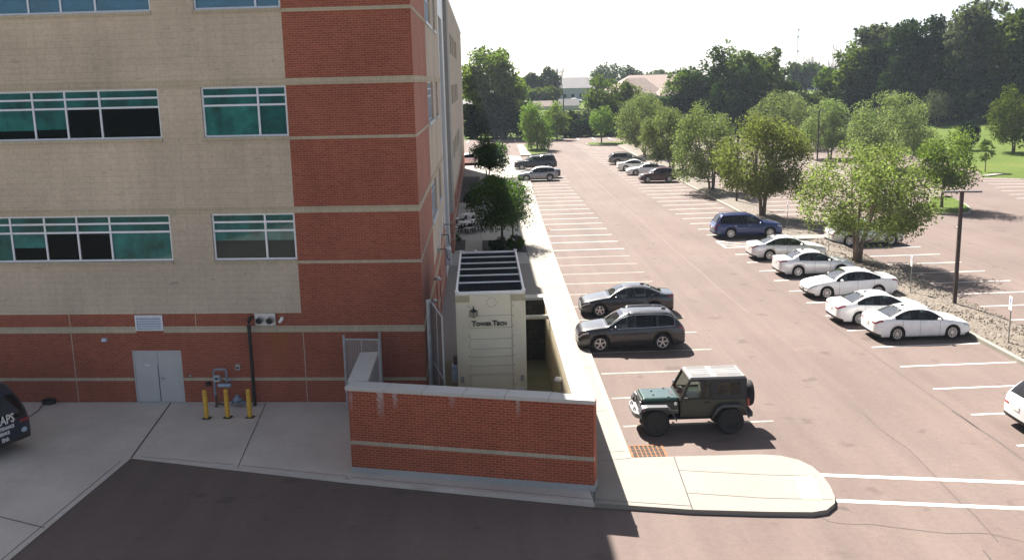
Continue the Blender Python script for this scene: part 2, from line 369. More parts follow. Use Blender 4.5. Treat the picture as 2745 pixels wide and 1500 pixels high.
for i in range(3):
    mb.quad(P0[i], P0[i+1], P1[i+1], P1[i])
    mb.quad((P0[i][0], P0[i][1], -.03), (P0[i+1][0], P0[i+1][1], -.03), P0[i+1], P0[i])
mb.quad((-1.9, .19, .126), (0, 0, .126), (0, -7.4, .128), (4.8, -7.4, .128))
mb.quad((-30, -4, .03), (-22, -48, .012), (-9.95, -14.2, .012), (-8.87, -4.08, .015), (-9.17, .93, .126), (-30, 3.0, .126))
mb.build('concrete_apron', CONC, kind='structure')
# joints in the concrete
JOINT = plain('joint sealant', (.045, .043, .042), .9, var=.2)
mb = MB()
def jz(x, y, z): return (x, y, z)
def jstrip(a, b, wd):
    a = np.array(a, float); b = np.array(b, float); d = b-a; n = np.array([-d[1], d[0], 0])/np.hypot(d[0], d[1])*wd/2
    mb.quad(a-n, b-n, b+n, a+n)
E_ = .005
jstrip((-9.17, .93, .126+E_), (-8.87, -4.08, .015+E_), .05)
jstrip((-5.72, .55, .126+E_), (-5.31, -5.37, .087+E_), .025)
jstrip((-8.6, -4.0, .022+E_), (-5.4, -5.13, .086+E_), .02); jstrip((-5.25, -5.18, .09+E_), (-1.9, -6.4, .128+E_), .02)
jstrip((-1.83, -6.45, .128+E_), (4.9, -8.55, .13+E_), .02); jstrip((4.9, -8.55, .13+E_), (7.36, -9.17, .13+E_), .02)
jstrip((-9.1, -4.3, .018+E_), (-10.15, -14.2, .013+E_), .02); jstrip((-10.97, -8.07, .02+E_), (-9.45, -8.85, .014+E_), .03); jstrip((-14.5, -6.2, .03+E_), (-10.97, -8.07, .02+E_), .03)
jstrip((7.57, -5.76, .13+E_), (7.35, -9.36, .13+E_), .03); jstrip((5.27, -5.9, .13+E_), (6.3, -5.76, .13+E_), .02)
for a, b in (((490, 358), (1000, 385)), ((1000, 385), (1330, 393)), ((545, 495), (1000, 525)), ((1000, 525), (1425, 536))):
    p = gnd(1600+a[0]/2.25, 1100+a[1]/2.25, .13); q = gnd(1600+b[0]/2.25, 1100+b[1]/2.25, .13)
    jstrip((*p, .13+E_), (*q, .13+E_), .018)
jstrip((-1.84, -6.62, .131+E_), (-2.0, -6.5, .131+E_), .03)
jstrip((4.86, -8.75, .13+E_), (4.95, -8.1, .13+E_), .025)
for y in (-5.2, -1.5, 3.6, 8.4, 13.2, 18.6, 23.0): jstrip((4.98, y, .131+E_), (6.5, y, .131+E_), .018)
for y in (12.5, 18.5, 24): jstrip((0.05, y, .131+E_), (1.6, y, .131+E_), .02)
jstrip((4.95, 22.9, .131+E_), (4.95, 44, .131+E_), .02); jstrip((1.95, 36, .131+E_), (2.0, 46, .131+E_), .02)
mb.build('concrete_joint', JOINT, kind='structure')
# tactile pad on the kerb nose
mb = MB(); q = [gnd(1600+x/2.25, 1100+y/2.25, .14) for x, y in ((1185, 393), (1305, 393), (1362, 533), (1240, 533))]
mb.prism([tuple(p) for p in q], .12, .14); mb.build('tactile_paving', plain('tactile yellow', (.62, .55, .30), .7, var=.05), kind='structure')
# painted lines
mb = MB(); A = MB(); z = .005
for i in range(27):
    y = 72.0 - i*2.875 if i > 30 else None
leftY = [72.03, 69.1, 66.2, 63.3, 60.4, 57.5, 54.6, 51.7, 48.8, 45.9, 43.0, 40.1, 37.1, 34.1, 31.0, 28.3, 25.6, 22.83, 20.11, 17.36, 14.55, 11.76, 8.9, 6.06, 3.15, .17, -2.72]
for i, y in enumerate(leftY): strip(A if i > 14 else mb, [(6.52, y), (11.45, y+.05)], .11, z)
for y in (75, 78, 81, 84, 87, 90, 93): strip(mb, [(8.0, y), (11.7, y)], .11, z)
A.build('parking_stripe', LINEY, kind='structure')
ry = [35.68 + i*2.82 for i in range(12)] + [69.6+i*2.9 for i in range(24)]
ry2 = [27.68, 24.9, 22.2, 19.4, 16.65, 13.9, 11.14, 8.4, 5.65, 2.85, 0.05, -2.7, -5.5, -8.3]
for y in ry+ry2: strip(mb, [(18.0, y), (22.55+.02*max(0, y-40)*.9, y+.1)], .11, z)
# hatched access aisle
strip(mb, [(18.0, 32.9), (22.5, 33.0)], .11, z); strip(mb, [(18.0, 30.25), (22.5, 30.35)], .11, z); strip(mb, [(18.05, 32.9), (18.05, 30.25)], .13, z)
for a, b in (((18.1, 32.7), (20.9, 30.4)), ((19.6, 32.9), (22.3, 30.6)), ((18.1, 31.6), (19.6, 30.4)), ((21.2, 32.9), (22.5, 31.8))): strip(mb, [a, b], .11, z)
for i in range(36):
    y = 9.34 + (i-1)*2.735
    if 29 < y < 32: continue
    strip(mb, [(25.65+.01*max(0, y-50), y), (30.25, y+.1)], .11, z)
for i in range(34): strip(mb, [(36.3, 49.4+(i-2)*2.74), (40.9, 49.5+(i-2)*2.74)], .11, z)
for i in range(26): strip(mb, [(43.6, 57+i*2.74), (48, 57.1+i*2.74)], .11, z)
for i in range(9): strip(mb, [(53.65-.83*i, 67.8-2.82*i), (57.2+1.0*i, 65.8-2.5*i)], .11, z)
for i in range(12): strip(mb, [(-2+i*2.95-4, 157.5), (-2.3+i*2.95-4, 149.0)], .13, z)
strip(mb, [(1.2, 97), (1.3, 112)], .12, z)
for a, b in (((1330, 386), (2576, 434)), ((1440, 542), (2576, 589))):
    p = gnd(1600+a[0]/2.25, 1100+a[1]/2.25); q = gnd(1600+b[0]/2.25, 1100+b[1]/2.25); d = (q-p); strip(mb, [p, p+d*1.6], .20, z)
mb.build('parking_line', LINE, kind='structure')
# joints and cracks in the asphalt
mb = MB(); f8 = lambda x, y: gnd(1600+x/2.25, 1100+y/2.25)
for pl, wd in (([(1590, 0), (1700, 105), (1780, 165), (1880, 230), (1950, 300), (2010, 365), (2060, 415), (2130, 490), (2200, 560), (2290, 640), (2330, 690), (2360, 720), (2420, 790)], .035),
               ([(1350, 640), (1400, 668), (1480, 680), (1560, 686), (1640, 683), (1700, 690), (1800, 703), (1900, 715), (2000, 728), (2130, 740), (2250, 737), (2360, 740)], .035),
               ([(1440, 575), (1490, 590), (1550, 612)], .03), ([(2330, 840), (2355, 870), (2380, 905)], .05), ([(2360, 740), (2450, 760), (2576, 790)], .02),
               ([(2140, 0), (2220, 52), (2290, 100), (2420, 185), (2576, 300)], .06)):
    strip(mb, [f8(*p) for p in pl], wd, .004)
strip(mb, [(17.6+.03*math.sin(y*1.7), y) for y in np.arange(-4, 40, 2)], .03, .004)
J2 = MB(); strip(J2, [(14.6+.03*math.sin(y*.6), y) for y in np.arange(12, 118, 2.0)], .07, .004); strip(J2, [(11.9+.05*math.sin(y), y) for y in np.arange(2, 90, 3)], .03, .004)
strip(J2, [(31.2+.05*math.sin(y), y) for y in np.arange(0, 70, 3)], .04, .004); strip(J2, [(34.4+.06*math.sin(y*.8), y) for y in np.arange(10, 80, 3)], .05, .004)
J2.build('asphalt_joint', plain('worn joint', (.136, .102, .089), .9, var=.15), kind='structure')
mb.build('asphalt_crack', plain('crack', (.065, .05, .045), .9, var=.3), kind='structure')

# gravel strips with kerbs, grass ends
def gx0(y): return 22.55 + .012*(y-2) + max(0, y-70)*.012
def gx1(y): return 25.55 + max(0, y-45)*.02
def bed(name, fx0, fx1, y0, y1, mat, kerb_name, h=.17, kerbR=False):
    yy = np.arange(y0, y1+.1, 1.5 if y1-y0 > 20 else .5); m = MB(); nxx = 9
    for y in yy:
        for i in range(nxx):
            q = i/(nxx-1); x = fx0(y)+.18+(fx1(y)-fx0(y)-.18)*q
            m.v.append((x, float(y), h-.015 + .16*math.sin(math.pi*q)**.8*(1+.25*math.sin(y*.9+i)) if 0 < i < nxx-1 else (h-.02 if i == 0 else .004)))
    for j in range(len(yy)-1):
        for i in range(nxx-1): m.f.append((j*nxx+i, j*nxx+i+1, (j+1)*nxx+i+1, (j+1)*nxx+i)); m.mi.append(0)
    m.build(name, mat, smooth=True, kind='structure')
    k = MB()
    for a, b in zip(yy[:-1], yy[1:]):
        k.prism([(fx0(a), a), (fx0(a)+.18, a), (fx0(b)+.18, b), (fx0(b), b)], -.03, h)
    k.build(kerb_name, KERB, kind='structure')
bed('gravel_bed', gx0, gx1, -12, 131, GRAVEL, 'kerb')
mb = MB(); mb.prism([(22.75, 30.9), (25.75, 30.9), (25.75, 32.3), (22.75, 32.3)], 0, .36); mb.build('path', WALK, kind='structure')
mb = MB(); mb.prism([(23.6, 82.5), (26.6, 82.5), (26.6, 84.5), (23.6, 84.5)], 0, .36); mb.build('path', WALK, kind='structure')
bed('gravel_bed', lambda y: 41.2+.03*(y-50), lambda y: 43.4+.03*(y-50), 51.5, 140, GRAVEL, 'kerb')
mb = MB(); SOIL = plain('damp soil edge', (.10, .07, .05), .95, var=.3)
strip(mb, [(gx1(y)+.1, y) for y in np.arange(-12, 120, 2.0)], .30, .006); mb.build('soil_edge', SOIL, kind='structure')
def island(pts, name='grass_island', mat=None, h=.15):
    c = np.mean(np.array(pts), 0); m = MB(); m.prism(pts, -.02, h); m.build('kerb', KERB, kind='structure')
    inn = [tuple(np.array(p)+(c-np.array(p))/np.hypot(*(c-np.array(p)))*.2) for p in pts]
    m = MB(); m.prism(inn, .0, h+.03); m.build(name, mat or GRASS, kind='structure')
island([(37.0, 46.4), (37.3, 43.6), (37.9, 42.2), (39.0, 41.8), (40.3, 42.4), (41.3, 44.0), (42.1, 46.3), (42.8, 49), (43.3, 51.4), (41.2, 51.4), (40.0, 49.0), (38.2, 47.9)])
island([(20.0, 135.6), (20.4, 133), (22, 131.6), (25.6, 131.8), (29, 135.5), (29.3, 138), (27.5, 139.5), (20.6, 138.2)])
island([(9.6, 114.6), (12.4, 117.5), (13.0, 134), (10.5, 138), (9.4, 137.3)])
mb = MB(); mb.prism([(8.0, 113.5), (9.6, 113.5), (9.5, 138), (8.4, 138)], -.02, .17); mb.build('sidewalk', WALK, kind='structure')
island([(12.6, 150.5), (16.8, 149.5), (17.6, 151), (16.8, 160), (12.6, 160)])
# planting beds and patio along the building
mb = MB()
for pts in ([(0.02, 31.3), (.9, 31.5), (.87, 35.6), (.02, 35.8)], [(2.05, 30.9), (4.96, 29.9), (4.93, 34.4), (2.05, 35.2)], [(.02, 58), (2.0, 57.2), (1.85, 82), (.02, 82.5)], [(3.6, 57), (6.5, 56), (6.4, 80), (3.4, 80)]):
    mb2 = MB(); mb2.prism(pts, .1, .16); mb2.build('mulch_bed', MULCH, kind='structure')
mb = MB(); mb.quad((.02, 26, .1345), (4.9, 26, .1345), (4.9, 57, .1345), (.02, 57, .1345)); mb.build('patio', PATIO, kind='structure')
# loose stones near the camera end of the bed
rng = random.Random(3); mb = MB()
for i in range(2600):
    y = rng.uniform(-6, 34); q = rng.random(); x = gx0(y)+.22+q*(gx1(y)-gx0(y)-.3); zz = .15+.16*math.sin(math.pi*q)**.8; r = rng.uniform(.03, .085)
    a = rng.uniform(0, 6.28); vs = []
    for k in range(5): vs.append((x+r*math.cos(a+k*1.256)*rng.uniform(.7, 1.2), y+r*math.sin(a+k*1.256)*rng.uniform(.7, 1.2), zz+rng.uniform(-.01, .02)))
    vs.append((x+rng.uniform(-.01, .01), y, zz+r*.8)); mb.add(vs, [(k, (k+1) % 5, 5) for k in range(5)], rng.choice((0, 0, 1, 2)))
mb.build('loose_stones', [plain('stone tan', (.16, .13, .10), .9), plain('stone pale', (.23, .20, .16), .9), plain('stone brown', (.11, .08, .055), .9)], kind='stuff')
# drains
def drain(cx, cy, w_, l_, label, rust):
    t = thing('storm_drain', label, 'drain grate', (cx, cy, 0))
    m = MB(); m.box((0, 0, .006), (w_, l_, .012)); m.build('pit', plain('drain dark', (.02, .014, .01), .9), t)
    m = MB(); nb = max(4, int(w_/.12))
    for sx in (-1, 1): m.box((sx*(w_/2+.03), 0, .012), (.07, l_+.13, .024))
    for sy in (-1, 1): m.box((0, sy*(l_/2+.03), .012), (w_, .07, .024))
    m.build('frame', rust, t)
    m = MB()
    for i in range(1, nb): m.box((-w_/2+w_*i/nb, 0, .016), (.035, l_, .018))
    for i in range(1, 4): m.box((0, -l_/2+l_*i/4, .013), (w_, .03, .010))
    m.build('grate', rust, t)
RUST = plain('rusty iron', (.20, .085, .03), .85, .2, var=.3, scale=10)
drain(6.92, -5.05, .95, 1.05, 'rusty square drain grate at the kerb corner in front of the dark green off-roader', RUST)
q = gnd(1300+665/4.267, 340+1175/4.267); drain(float(q[0])+.1, float(q[1]), .75, .8, 'drain grate at the left kerb beside the empty stalls near the patio', plain('worn iron', (.25, .15, .11), .85, .2))

q = gnd(2345+1005/2.56, 450+1118/2.56); drain(float(q[0])+.15, float(q[1]), .8, .8, 'dark drain grate at the gravel edge by the right border, beyond the nearest sign', plain('dark iron', (.05, .04, .035), .8, .3))
q = gnd(2571, 609.5); t = thing('paper_scrap', 'small white scrap of paper lying on the asphalt left of the tall light pole', 'litter', (float(q[0]), float(q[1]), .004))
mb = MB(); rg = random.Random(4); n = 4
vv = [(-.28+.56*i/n+rg.uniform(-.03, .03), -.12+.24*j/3+rg.uniform(-.03, .03), rg.uniform(.0, .10)) for j in range(4) for i in range(n+1)]
mb.add(vv, [(j*(n+1)+i, j*(n+1)+i+1, (j+1)*(n+1)+i+1, (j+1)*(n+1)+i) for j in range(3) for i in range(n)]); mb.build('sheet', WHITEP, t)
# ------------------------------------------------------------------ office building
bld = thing('office_building', 'four-storey red brick and cream block office building with teal ribbon windows', 'building')
ROOF = 17.0
def FP(t, dep, z): p = E1*t - N1*dep; return (p[0], p[1], z)          # end facade: t along, dep outwards
def RP(d, dep, z): return (dep, d, z)                                  # long facade
def wall_grid(name, fn, a0, a1, z0, z1, holes, mat, zsplit=(), reveal=.14, revmat=None):
    aa = sorted({a0, a1, *[min(a1, max(a0, h[0])) for h in holes], *[min(a1, max(a0, h[1])) for h in holes]})
    zz = sorted({z0, z1, *[min(z1, max(z0, h[2])) for h in holes], *[min(z1, max(z0, h[3])) for h in holes]})
    m = MB()
    for i in range(len(aa)-1):
        for j in range(len(zz)-1):
            ca, cz = (aa[i]+aa[i+1])/2, (zz[j]+zz[j+1])/2
            if any(h[0] < ca < h[1] and h[2] < cz < h[3] for h in holes): continue
            m.quad(fn(aa[i], 0, zz[j]), fn(aa[i+1], 0, zz[j]), fn(aa[i+1], 0, zz[j+1]), fn(aa[i], 0, zz[j+1]))
    for h in holes:
        b0, b1, y0, y1 = h[:4]
        if b1 <= a0 or b0 >= a1 or y1 <= z0 or y0 >= z1: continue
        m.quad(fn(b0, 0, y0), fn(b1, 0, y0), fn(b1, -reveal, y0), fn(b0, -reveal, y0)); m.quad(fn(b0, 0, y1), fn(b1, 0, y1), fn(b1, -reveal, y1), fn(b0, -reveal, y1))
        m.quad(fn(b0, 0, y0), fn(b0, 0, y1), fn(b0, -reveal, y1), fn(b0, -reveal, y0)); m.quad(fn(b1, 0, y0), fn(b1, 0, y1), fn(b1, -reveal, y1), fn(b1, -reveal, y0))
    return m.build(name, mat, bld)
def obox(m, fn, a0, a1, d0, d1, z0, z1, mi=0):
    vs = [fn(a0, d0, z0), fn(a1, d0, z0), fn(a1, d1, z0), fn(a0, d1, z0), fn(a0, d0, z1), fn(a1, d0, z1), fn(a1, d1, z1), fn(a0, d1, z1)]
    m.add(vs, [(0,3,2,1),(4,5,6,7),(0,1,5,4),(1,2,6,5),(2,3,7,6),(3,0,4,7)], mi)
def window(fn, a0, a1, z0, z1, mull, trans, panes, label=None, dep=-.07, fw=.065, deep=.06, blind=None):
    """frame with mullions (along) and transoms (heights); panes[col][row] picks the glass"""
    m = MB(); e = .001
    obox(m, fn, a0+e, a1-e, dep-deep, dep, z0+e, z0+fw); obox(m, fn, a0+e, a1-e, dep-deep, dep, z1-fw, z1-e)
    obox(m, fn, a0+e, a0+fw, dep-deep, dep, z0+fw, z1-fw); obox(m, fn, a1-fw, a1-e, dep-deep, dep, z0+fw, z1-fw)
    ce = [a0+fw] + list(mull) + [a1-fw]; re = [z0+fw] + list(trans) + [z1-fw]
    for x in mull: obox(m, fn, x-fw/2, x+fw/2, dep-deep, dep, z0+fw, z1-fw)
    for i in range(len(ce)-1):
        for zt in trans: obox(m, fn, ce[i]+(fw/2 if i else 0), ce[i+1]-(fw/2 if i < len(ce)-2 else 0), dep-deep, dep-.004, zt-fw/2, zt+fw/2)
    f = m.build('window', FRAME, bld)
    if label: f['label'] = label
    for i in range(len(ce)-1):
        for j in range(len(re)-1):
            g = MB(); d = dep-.045+random.uniform(-.002, .002); tilt = random.uniform(-.003, .003)
            pm = panes(i, j) if callable(panes) else panes
            if isinstance(pm, tuple):            # blind pulled part way: (upper material, lower material, fraction covered)
                zc = re[j+1]-(re[j+1]-re[j])*pm[2]
                g.quad(fn(ce[i], d, re[j]), fn(ce[i+1], d+tilt, re[j]), fn(ce[i+1], d+tilt, zc), fn(ce[i], d, zc), mi=1)
                g.quad(fn(ce[i], d, zc), fn(ce[i+1], d+tilt, zc), fn(ce[i+1], d+tilt, re[j+1]), fn(ce[i], d, re[j+1]), mi=0)
                g.build('pane', [pm[0], pm[1]], f)
            else:
                g.quad(fn(ce[i], d, re[j]), fn(ce[i+1], d+tilt, re[j]), fn(ce[i+1], d+tilt, re[j+1]), fn(ce[i], d, re[j+1])); g.build('pane', pm, f)
    return f
T0 = -34.0; BX = -4.267
zs = dict(a=13.60, b=11.12, c=9.45, d=6.87, e=5.25, f=3.375, g=2.70)
wrL, wrR, wlR = -7.19, BX-.02, -8.645
WIN = {4: (13.60, 15.25), 3: (9.45, 11.115), 2: (5.25, 6.865)}
holes = []
for fl, (a, b) in WIN.items(): holes += [(wrL, wrR, a, b), (-18.6, wlR, a, b)]
door = (-10.475, -8.68, .126, 2.05); lou = (fac(361, 840)[0], fac(439, 880)[0], 2.78, 3.34)
wall_grid('cream_wall', FP, T0, BX, zs['f'], ROOF, holes, CREAM_F)
wall_grid('brick_wall', FP, BX, 0, zs['f'], ROOF, [], BRICK_F)
wall_grid('brick_wall', FP, T0, 0, -.2, zs['f'], [door], BRICK_F, reveal=.12)
def band(fn, a0, a1, z0, z1, mat, d=.03, name='band', holes=()):
    segs = [(a0, a1)]
    for h in holes:
        segs = [q for s in segs for q in (((s[0], min(s[1], h[0])), (max(s[0], h[1]), s[1])) if h[0] < s[1] and h[1] > s[0] else (s,)) if q[1]-q[0] > .01]
    m = MB()
    for s in segs: obox(m, fn, s[0], s[1], -.05, d, z0, z1)
    return m.build(name, mat, bld)
for z0, z1 in ((11.118, 11.34), (6.868, 7.08), (2.70, 2.925)): band(FP, T0, 0.03, z0, z1, BAND_F, holes=[lou] if z0 < 3 else ())
for z0, z1 in ((13.46, 13.57), (9.33, 9.43), (5.12, 5.22)): band(FP, BX, .028, z0, z1, BAND_F, d=.02)
band(FP, T0, .028, .945, 1.056, BAND_F, d=.02, holes=[door])
for fl, (a, b) in WIN.items():
    for a0, a1 in ((wrL-.06, wrR+.02), (-18.6, wlR+.02)): band(FP, a0, a1, a-.12, a-.005, BAND_F, d=.05, name='sill')
    band(FP, wlR+.02, wrL-.06, a-.13, a-.03, CREAM_F, d=.012, name='band')
def cols(us, z):                                    # mullion positions read off the photograph
    return [fac(u, v)[0] for u, v in us]
tr = lambda a, b: [a+(b-a)*.63, a+(b-a)*.815]
a, b = WIN[3]
pl3 = {-1: TEAL}
def panes3(i, j): return (TEAL if j else [None, TEAL, (TEAL2, DARKG, .78), (TEAL, DARKG, .72), DARKG, DARKG][min(i, 5)] or TEAL)
window(FP, -18.55, wlR, a, b, [-15.6]+[fac(u, 300)[0] for u in (86, 174, 266)], tr(a, b), lambda i, j: TEAL if j else [TEAL, (TEAL2, DARKG, .72), (TEAL, DARKG, .7), DARKG, DARKG][i], label='third floor ribbon window with half drawn blinds')
window(FP, wrL, wrR, a, b, [fac(691, 290)[0]], tr(a, b), lambda i, j: TEAL2 if (j == 0 and i == 0) else TEAL)
a, b = WIN[2]
window(FP, -18.55, wlR, a, b, [-15.6, -14.4]+[fac(u, 640)[0] for u in (120, 207, 295)], tr(a, b), lambda i, j: TEAL if j else [TEAL, TEAL, (TEAL2, DARKG, .55), DARKG, DARKG, TEAL2][i])
window(FP, wrL, wrR, a, b, [fac(712, 640)[0]], tr(a, b), lambda i, j: TEAL2 if j else (TEAL2, plain('room wall behind glass', (.03, .036, .036), .1, spec=.1), .36))
a, b = WIN[4]
window(FP, -18.55, wlR, a, b, [-15.6]+[fac(u, 20)[0] for u in (72, 159, 252)], tr(a, b), BLUEG)
window(FP, wrL, wrR, a, b, [fac(682, 8)[0]], tr(a, b), BLUEG)
# vertical control joints
for t_, z0, z1 in ((-8.05, 3.38, 9.4), (-12.62, 1.06, 3.37), (-12.62, .13, .94), (-4.25, 1.06, 2.69), (-4.25, .13, .94), (-8.05, 2.93, 3.37)):
    m = MB(); obox(m, FP, t_-.012, t_+.012, -.02, .004, z0, z1)
    m.build('control_joint', plain('joint bead', (.46, .40, .31), .8, var=.05), bld)
m = MB(); obox(m, FP, T0, 0, -.02, .012, .10, .15); m.build('base_flashing', GREYM, bld)
# double door
m = MB(); obox(m, FP, door[0], door[1], -.12, -.02, door[3]-.05, door[3]); obox(m, FP, door[0], door[0]+.05, -.12, -.02, door[2], door[3]-.05); obox(m, FP, door[1]-.05, door[1], -.12, -.02, door[2], door[3]-.05)
m.build('door_frame', DOORM, bld)
mid = (door[0]+door[1])/2
for k, (a0, a1) in enumerate(((door[0]+.055, mid-.008), (mid+.008, door[1]-.055))):
    m = MB(); obox(m, FP, a0, a1, -.09, -.045, door[2]+.015, door[3]-.055); dd = m.build('door', DOORM, bld)
    m = MB(); hx = a0 if k == 0 else a1
    for z in (.35, 1.1, 1.85): obox(m, FP, hx-.02, hx+.02, -.05, -.03, z-.06, z+.06)
    m.build('hinge', GREYM, dd)
    if k:
        m = MB(); obox(m, FP, a0+.06, a0+.16, -.05, .02, 1.0, 1.03); obox(m, FP, a0+.04, a0+.09, -.05, -.03, .95, 1.10); m.build('handle', GREYM, dd)
    else:
        M = Matrix(((E1[0], 0, -N1[0], 0), (E1[1], 0, -N1[1], 0), (0, 1, 0, 0), (0, 0, 0, 1)))
        text_mesh('door_lettering', 'Exit', .13, WHITEP, dd, Matrix.Translation(FP(a0+.36, -.043, 1.47)) @ M, ext=.002, off=.002)
m = MB(); obox(m, FP, mid-.03, mid+.008, -.05, -.044, .16, 1.5); m.build('door_stain', plain('door grime', (.10, .095, .09), .8), bld)
m = MB(); obox(m, FP, door[0], door[1], -.12, .03, .12, .145); m.build('threshold', GREYM, bld)
# louvre
m = MB(); obox(m, FP, lou[0], lou[1], -.02, .05, lou[2], lou[2]+.06); obox(m, FP, lou[0], lou[1], -.02, .05, lou[3]-.06, lou[3]); obox(m, FP, lou[0], lou[0]+.06, -.02, .05, lou[2]+.06, lou[3]-.06); obox(m, FP, lou[1]-.06, lou[1], -.02, .05, lou[2]+.06, lou[3]-.06)
lv = m.build('louvre', FRAME, bld)
m = MB(); obox(m, FP, lou[0]+.06, lou[1]-.06, .001, .004, lou[2]+.06, lou[3]-.06); m.build('shadow_gap', BLACKP, lv)
m = MB()
for i in range(5):
    z = lou[2]+.08+i*.088
    m.quad(FP(lou[0]+.06, .045, z), FP(lou[1]-.06, .045, z), FP(lou[1]-.06, .012, z+.062), FP(lou[0]+.06, .012, z+.062))
m.build('blade', FRAME, lv)

# ---- long facade (runs away along +Y, faces the car park)
FAR = 94.0; cb = 8.6
rb = [(8.7, 13.5), (16.2, 18.6)]; CW = (22.6, 27.6)
rh = [(p[0], p[1], *WIN[f]) for f in WIN for p in rb] + [(CW[0], CW[1], .2, 14.7)]
farw = [(38.2+i*5.9, 42.0+i*5.9) for i in range(5)]
rh2 = [(p[0], p[1], q[0], q[1]) for p in farw for q in ((13.2, 14.75), (9.35, 10.85), (5.15, 6.6))] + [(p[0], p[1], .95, 2.45) for p in [(38+i*6.4, 41.6+i*6.4) for i in range(6)]]
wall_grid('brick_wall', RP, 0, cb, 3.375, ROOF, [], BRICK_R)
wall_grid('cream_wall', RP, cb, 22.0, 3.375, ROOF, rh, CREAM_R)
wall_grid('brick_wall', RP, 0, 22.0, -.1, 3.375, [(13.0, 14.2, .13, 2.3), (9.6, 10.7, .13, 2.3)], BRICK_R)
wall_grid('metal_wall', RP, 22.0, 30.4, -.1, ROOF+.6, rh, plain('stair tower metal', (.62, .63, .64), .45, .3, var=.04), reveal=.5)
wall_grid('cream_wall', RP, 34.3, FAR, 2.95, ROOF-.1, rh2, CREAM_R)
wall_grid('brick_wall', RP, 34.3, FAR, -.1, 2.95, rh2, BRICK_R)
band(RP, 34.3, FAR, 2.7, 2.9, BAND_R)
band(RP, 34.3, FAR, .84, .94, BAND_R, name='sill')
m = MB(); obox(m, RP, 30.4, 34.3, -.6, .22, 2.75, ROOF+.2); m.build('pilaster', plain('pilaster panel', (.30, .29, .265), .7, var=.08), bld)
m = MB(); obox(m, RP, 30.4, 34.3, -.6, .22, -.1, 2.75); m.build('pilaster_base', BRICK_R, bld)
band(RP, 30.38, 34.32, 1.0, 1.1, BAND_R, d=.25); band(RP, 30.38, 34.32, 2.1, 2.22, BAND_R, d=.25)
for z0, z1 in ((11.118, 11.34), (6.868, 7.08)): band(RP, -.03, 22.0, z0, z1, BAND_R)
band(RP, -.03, 22.0, 2.70, 2.925, BAND_R, holes=[(9.6, 10.7), (13, 14.2)] if False else ())
for z0, z1 in ((13.46, 13.57), (9.33, 9.43), (5.12, 5.22)): band(RP, -.02, cb, z0, z1, BAND_R, d=.02)
band(RP, -.02, 22.0, .945, 1.056, BAND_R, d=.02, holes=[(9.6, 10.7), (13, 14.2)])
for fl, (a, b) in WIN.items():
    window(RP, rb[0][0], rb[0][1], a, b, [rb[0][0]+1.2*i for i in (1, 2, 3)], tr(a, b), DARKG if fl < 4 else BLUEG, dep=-.1)
    window(RP, rb[1][0], rb[1][1], a, b, [rb[1][0]+1.2], tr(a, b), DARKG if fl < 4 else BLUEG, dep=-.1)
    for p in rb: band(RP, p[0]-.1, p[1]+.1, a-.14, a-.005, plain('sill metal', (.50, .53, .58), .5, .2), d=.06, name='sill')
for p in farw:
    for q in ((13.2, 14.75), (9.35, 10.85), (5.15, 6.6)): window(RP, p[0], p[1], q[0], q[1], [(p[0]+p[1])/2], tr(*q), DARKG, dep=-.16)
for p in [(38+i*6.4, 41.6+i*6.4) for i in range(6)]: window(RP, p[0], p[1], .95, 2.45, [(p[0]+p[1])/2], [1.95], DARKG, dep=-.16)
GLASSW = glass_pane('stair glass', (.05, .065, .085), var=.3, spec=1.0)
window(RP, CW[0], CW[1], .2, 14.7, [CW[0]+1.7, CW[0]+3.4], [2.4, 4.3, 6.2, 7.6, 9.4, 11.3, 12.8], GLASSW, label='tall stair tower glazing', dep=-.3, fw=.1)
for a0, a1 in ((9.6, 10.7), (13.0, 14.2)):
    m = MB(); obox(m, RP, a0+.01, a1-.01, -.12, -.05, .13, 2.29); m.build('door', plain('rust door', (.25, .08, .035), .6), bld)
# body, roof, parapet
m = MB(); fl_ = FP(T0, -.02, 0)
foot = [(-.02, 0.0), (-.02, FAR), (-36, FAR), (fl_[0]+1, fl_[1]+.3)]
foot = [(-.35, .42), (-.35, FAR-.3), (-36, FAR-.3), (-33.5, 3.9)]
m.prism(foot, 0, ROOF-.4); m.build('core', BLACKP, bld)
m = MB(); m.quad((-.5, FAR, 0), (-36, FAR, 0), (-36, FAR, ROOF), (-.0, FAR, ROOF), (0, FAR, 0)); m.build('brick_wall', BRICK_R, bld)
m = MB(); obox(m, FP, T0, .12, -.35, .06, ROOF, ROOF+.22); m.build('coping', WHITEP, bld)
m = MB(); obox(m, RP, .45, 22.0, -.35, .06, ROOF, ROOF+.22); obox(m, RP, 34.3, FAR+.1, -.35, .06, ROOF-.1, ROOF+.12); m.build('coping', WHITEP, bld)
# downpipe at the patio side
def wall_unit(name, label, cat, o, build, group=None):
    t = thing(name, label, cat, o, 0, group); build(t); return t
def cl(pts): return pts
# wall lamp over the door
p = fac(282, 909)
def f(t):
    m = MB(); m.box((0, 0, 0), (.20, .05, .12), rz=PHI); m.build('backplate', GREYM, t)
    m = MB(); m.prism([(-.10, .02), (.10, .02), (.08, -.13), (-.08, -.13)], -.05, .05); o = m.build('lamp_head', plain('lamp lens', (.55, .65, .80), .25), t); bevel(o, .02)
wall_unit('wall_lamp', 'small pale security lamp on the brick above left of the double door', 'lamp', FP(p[0], .03, p[1]), f)
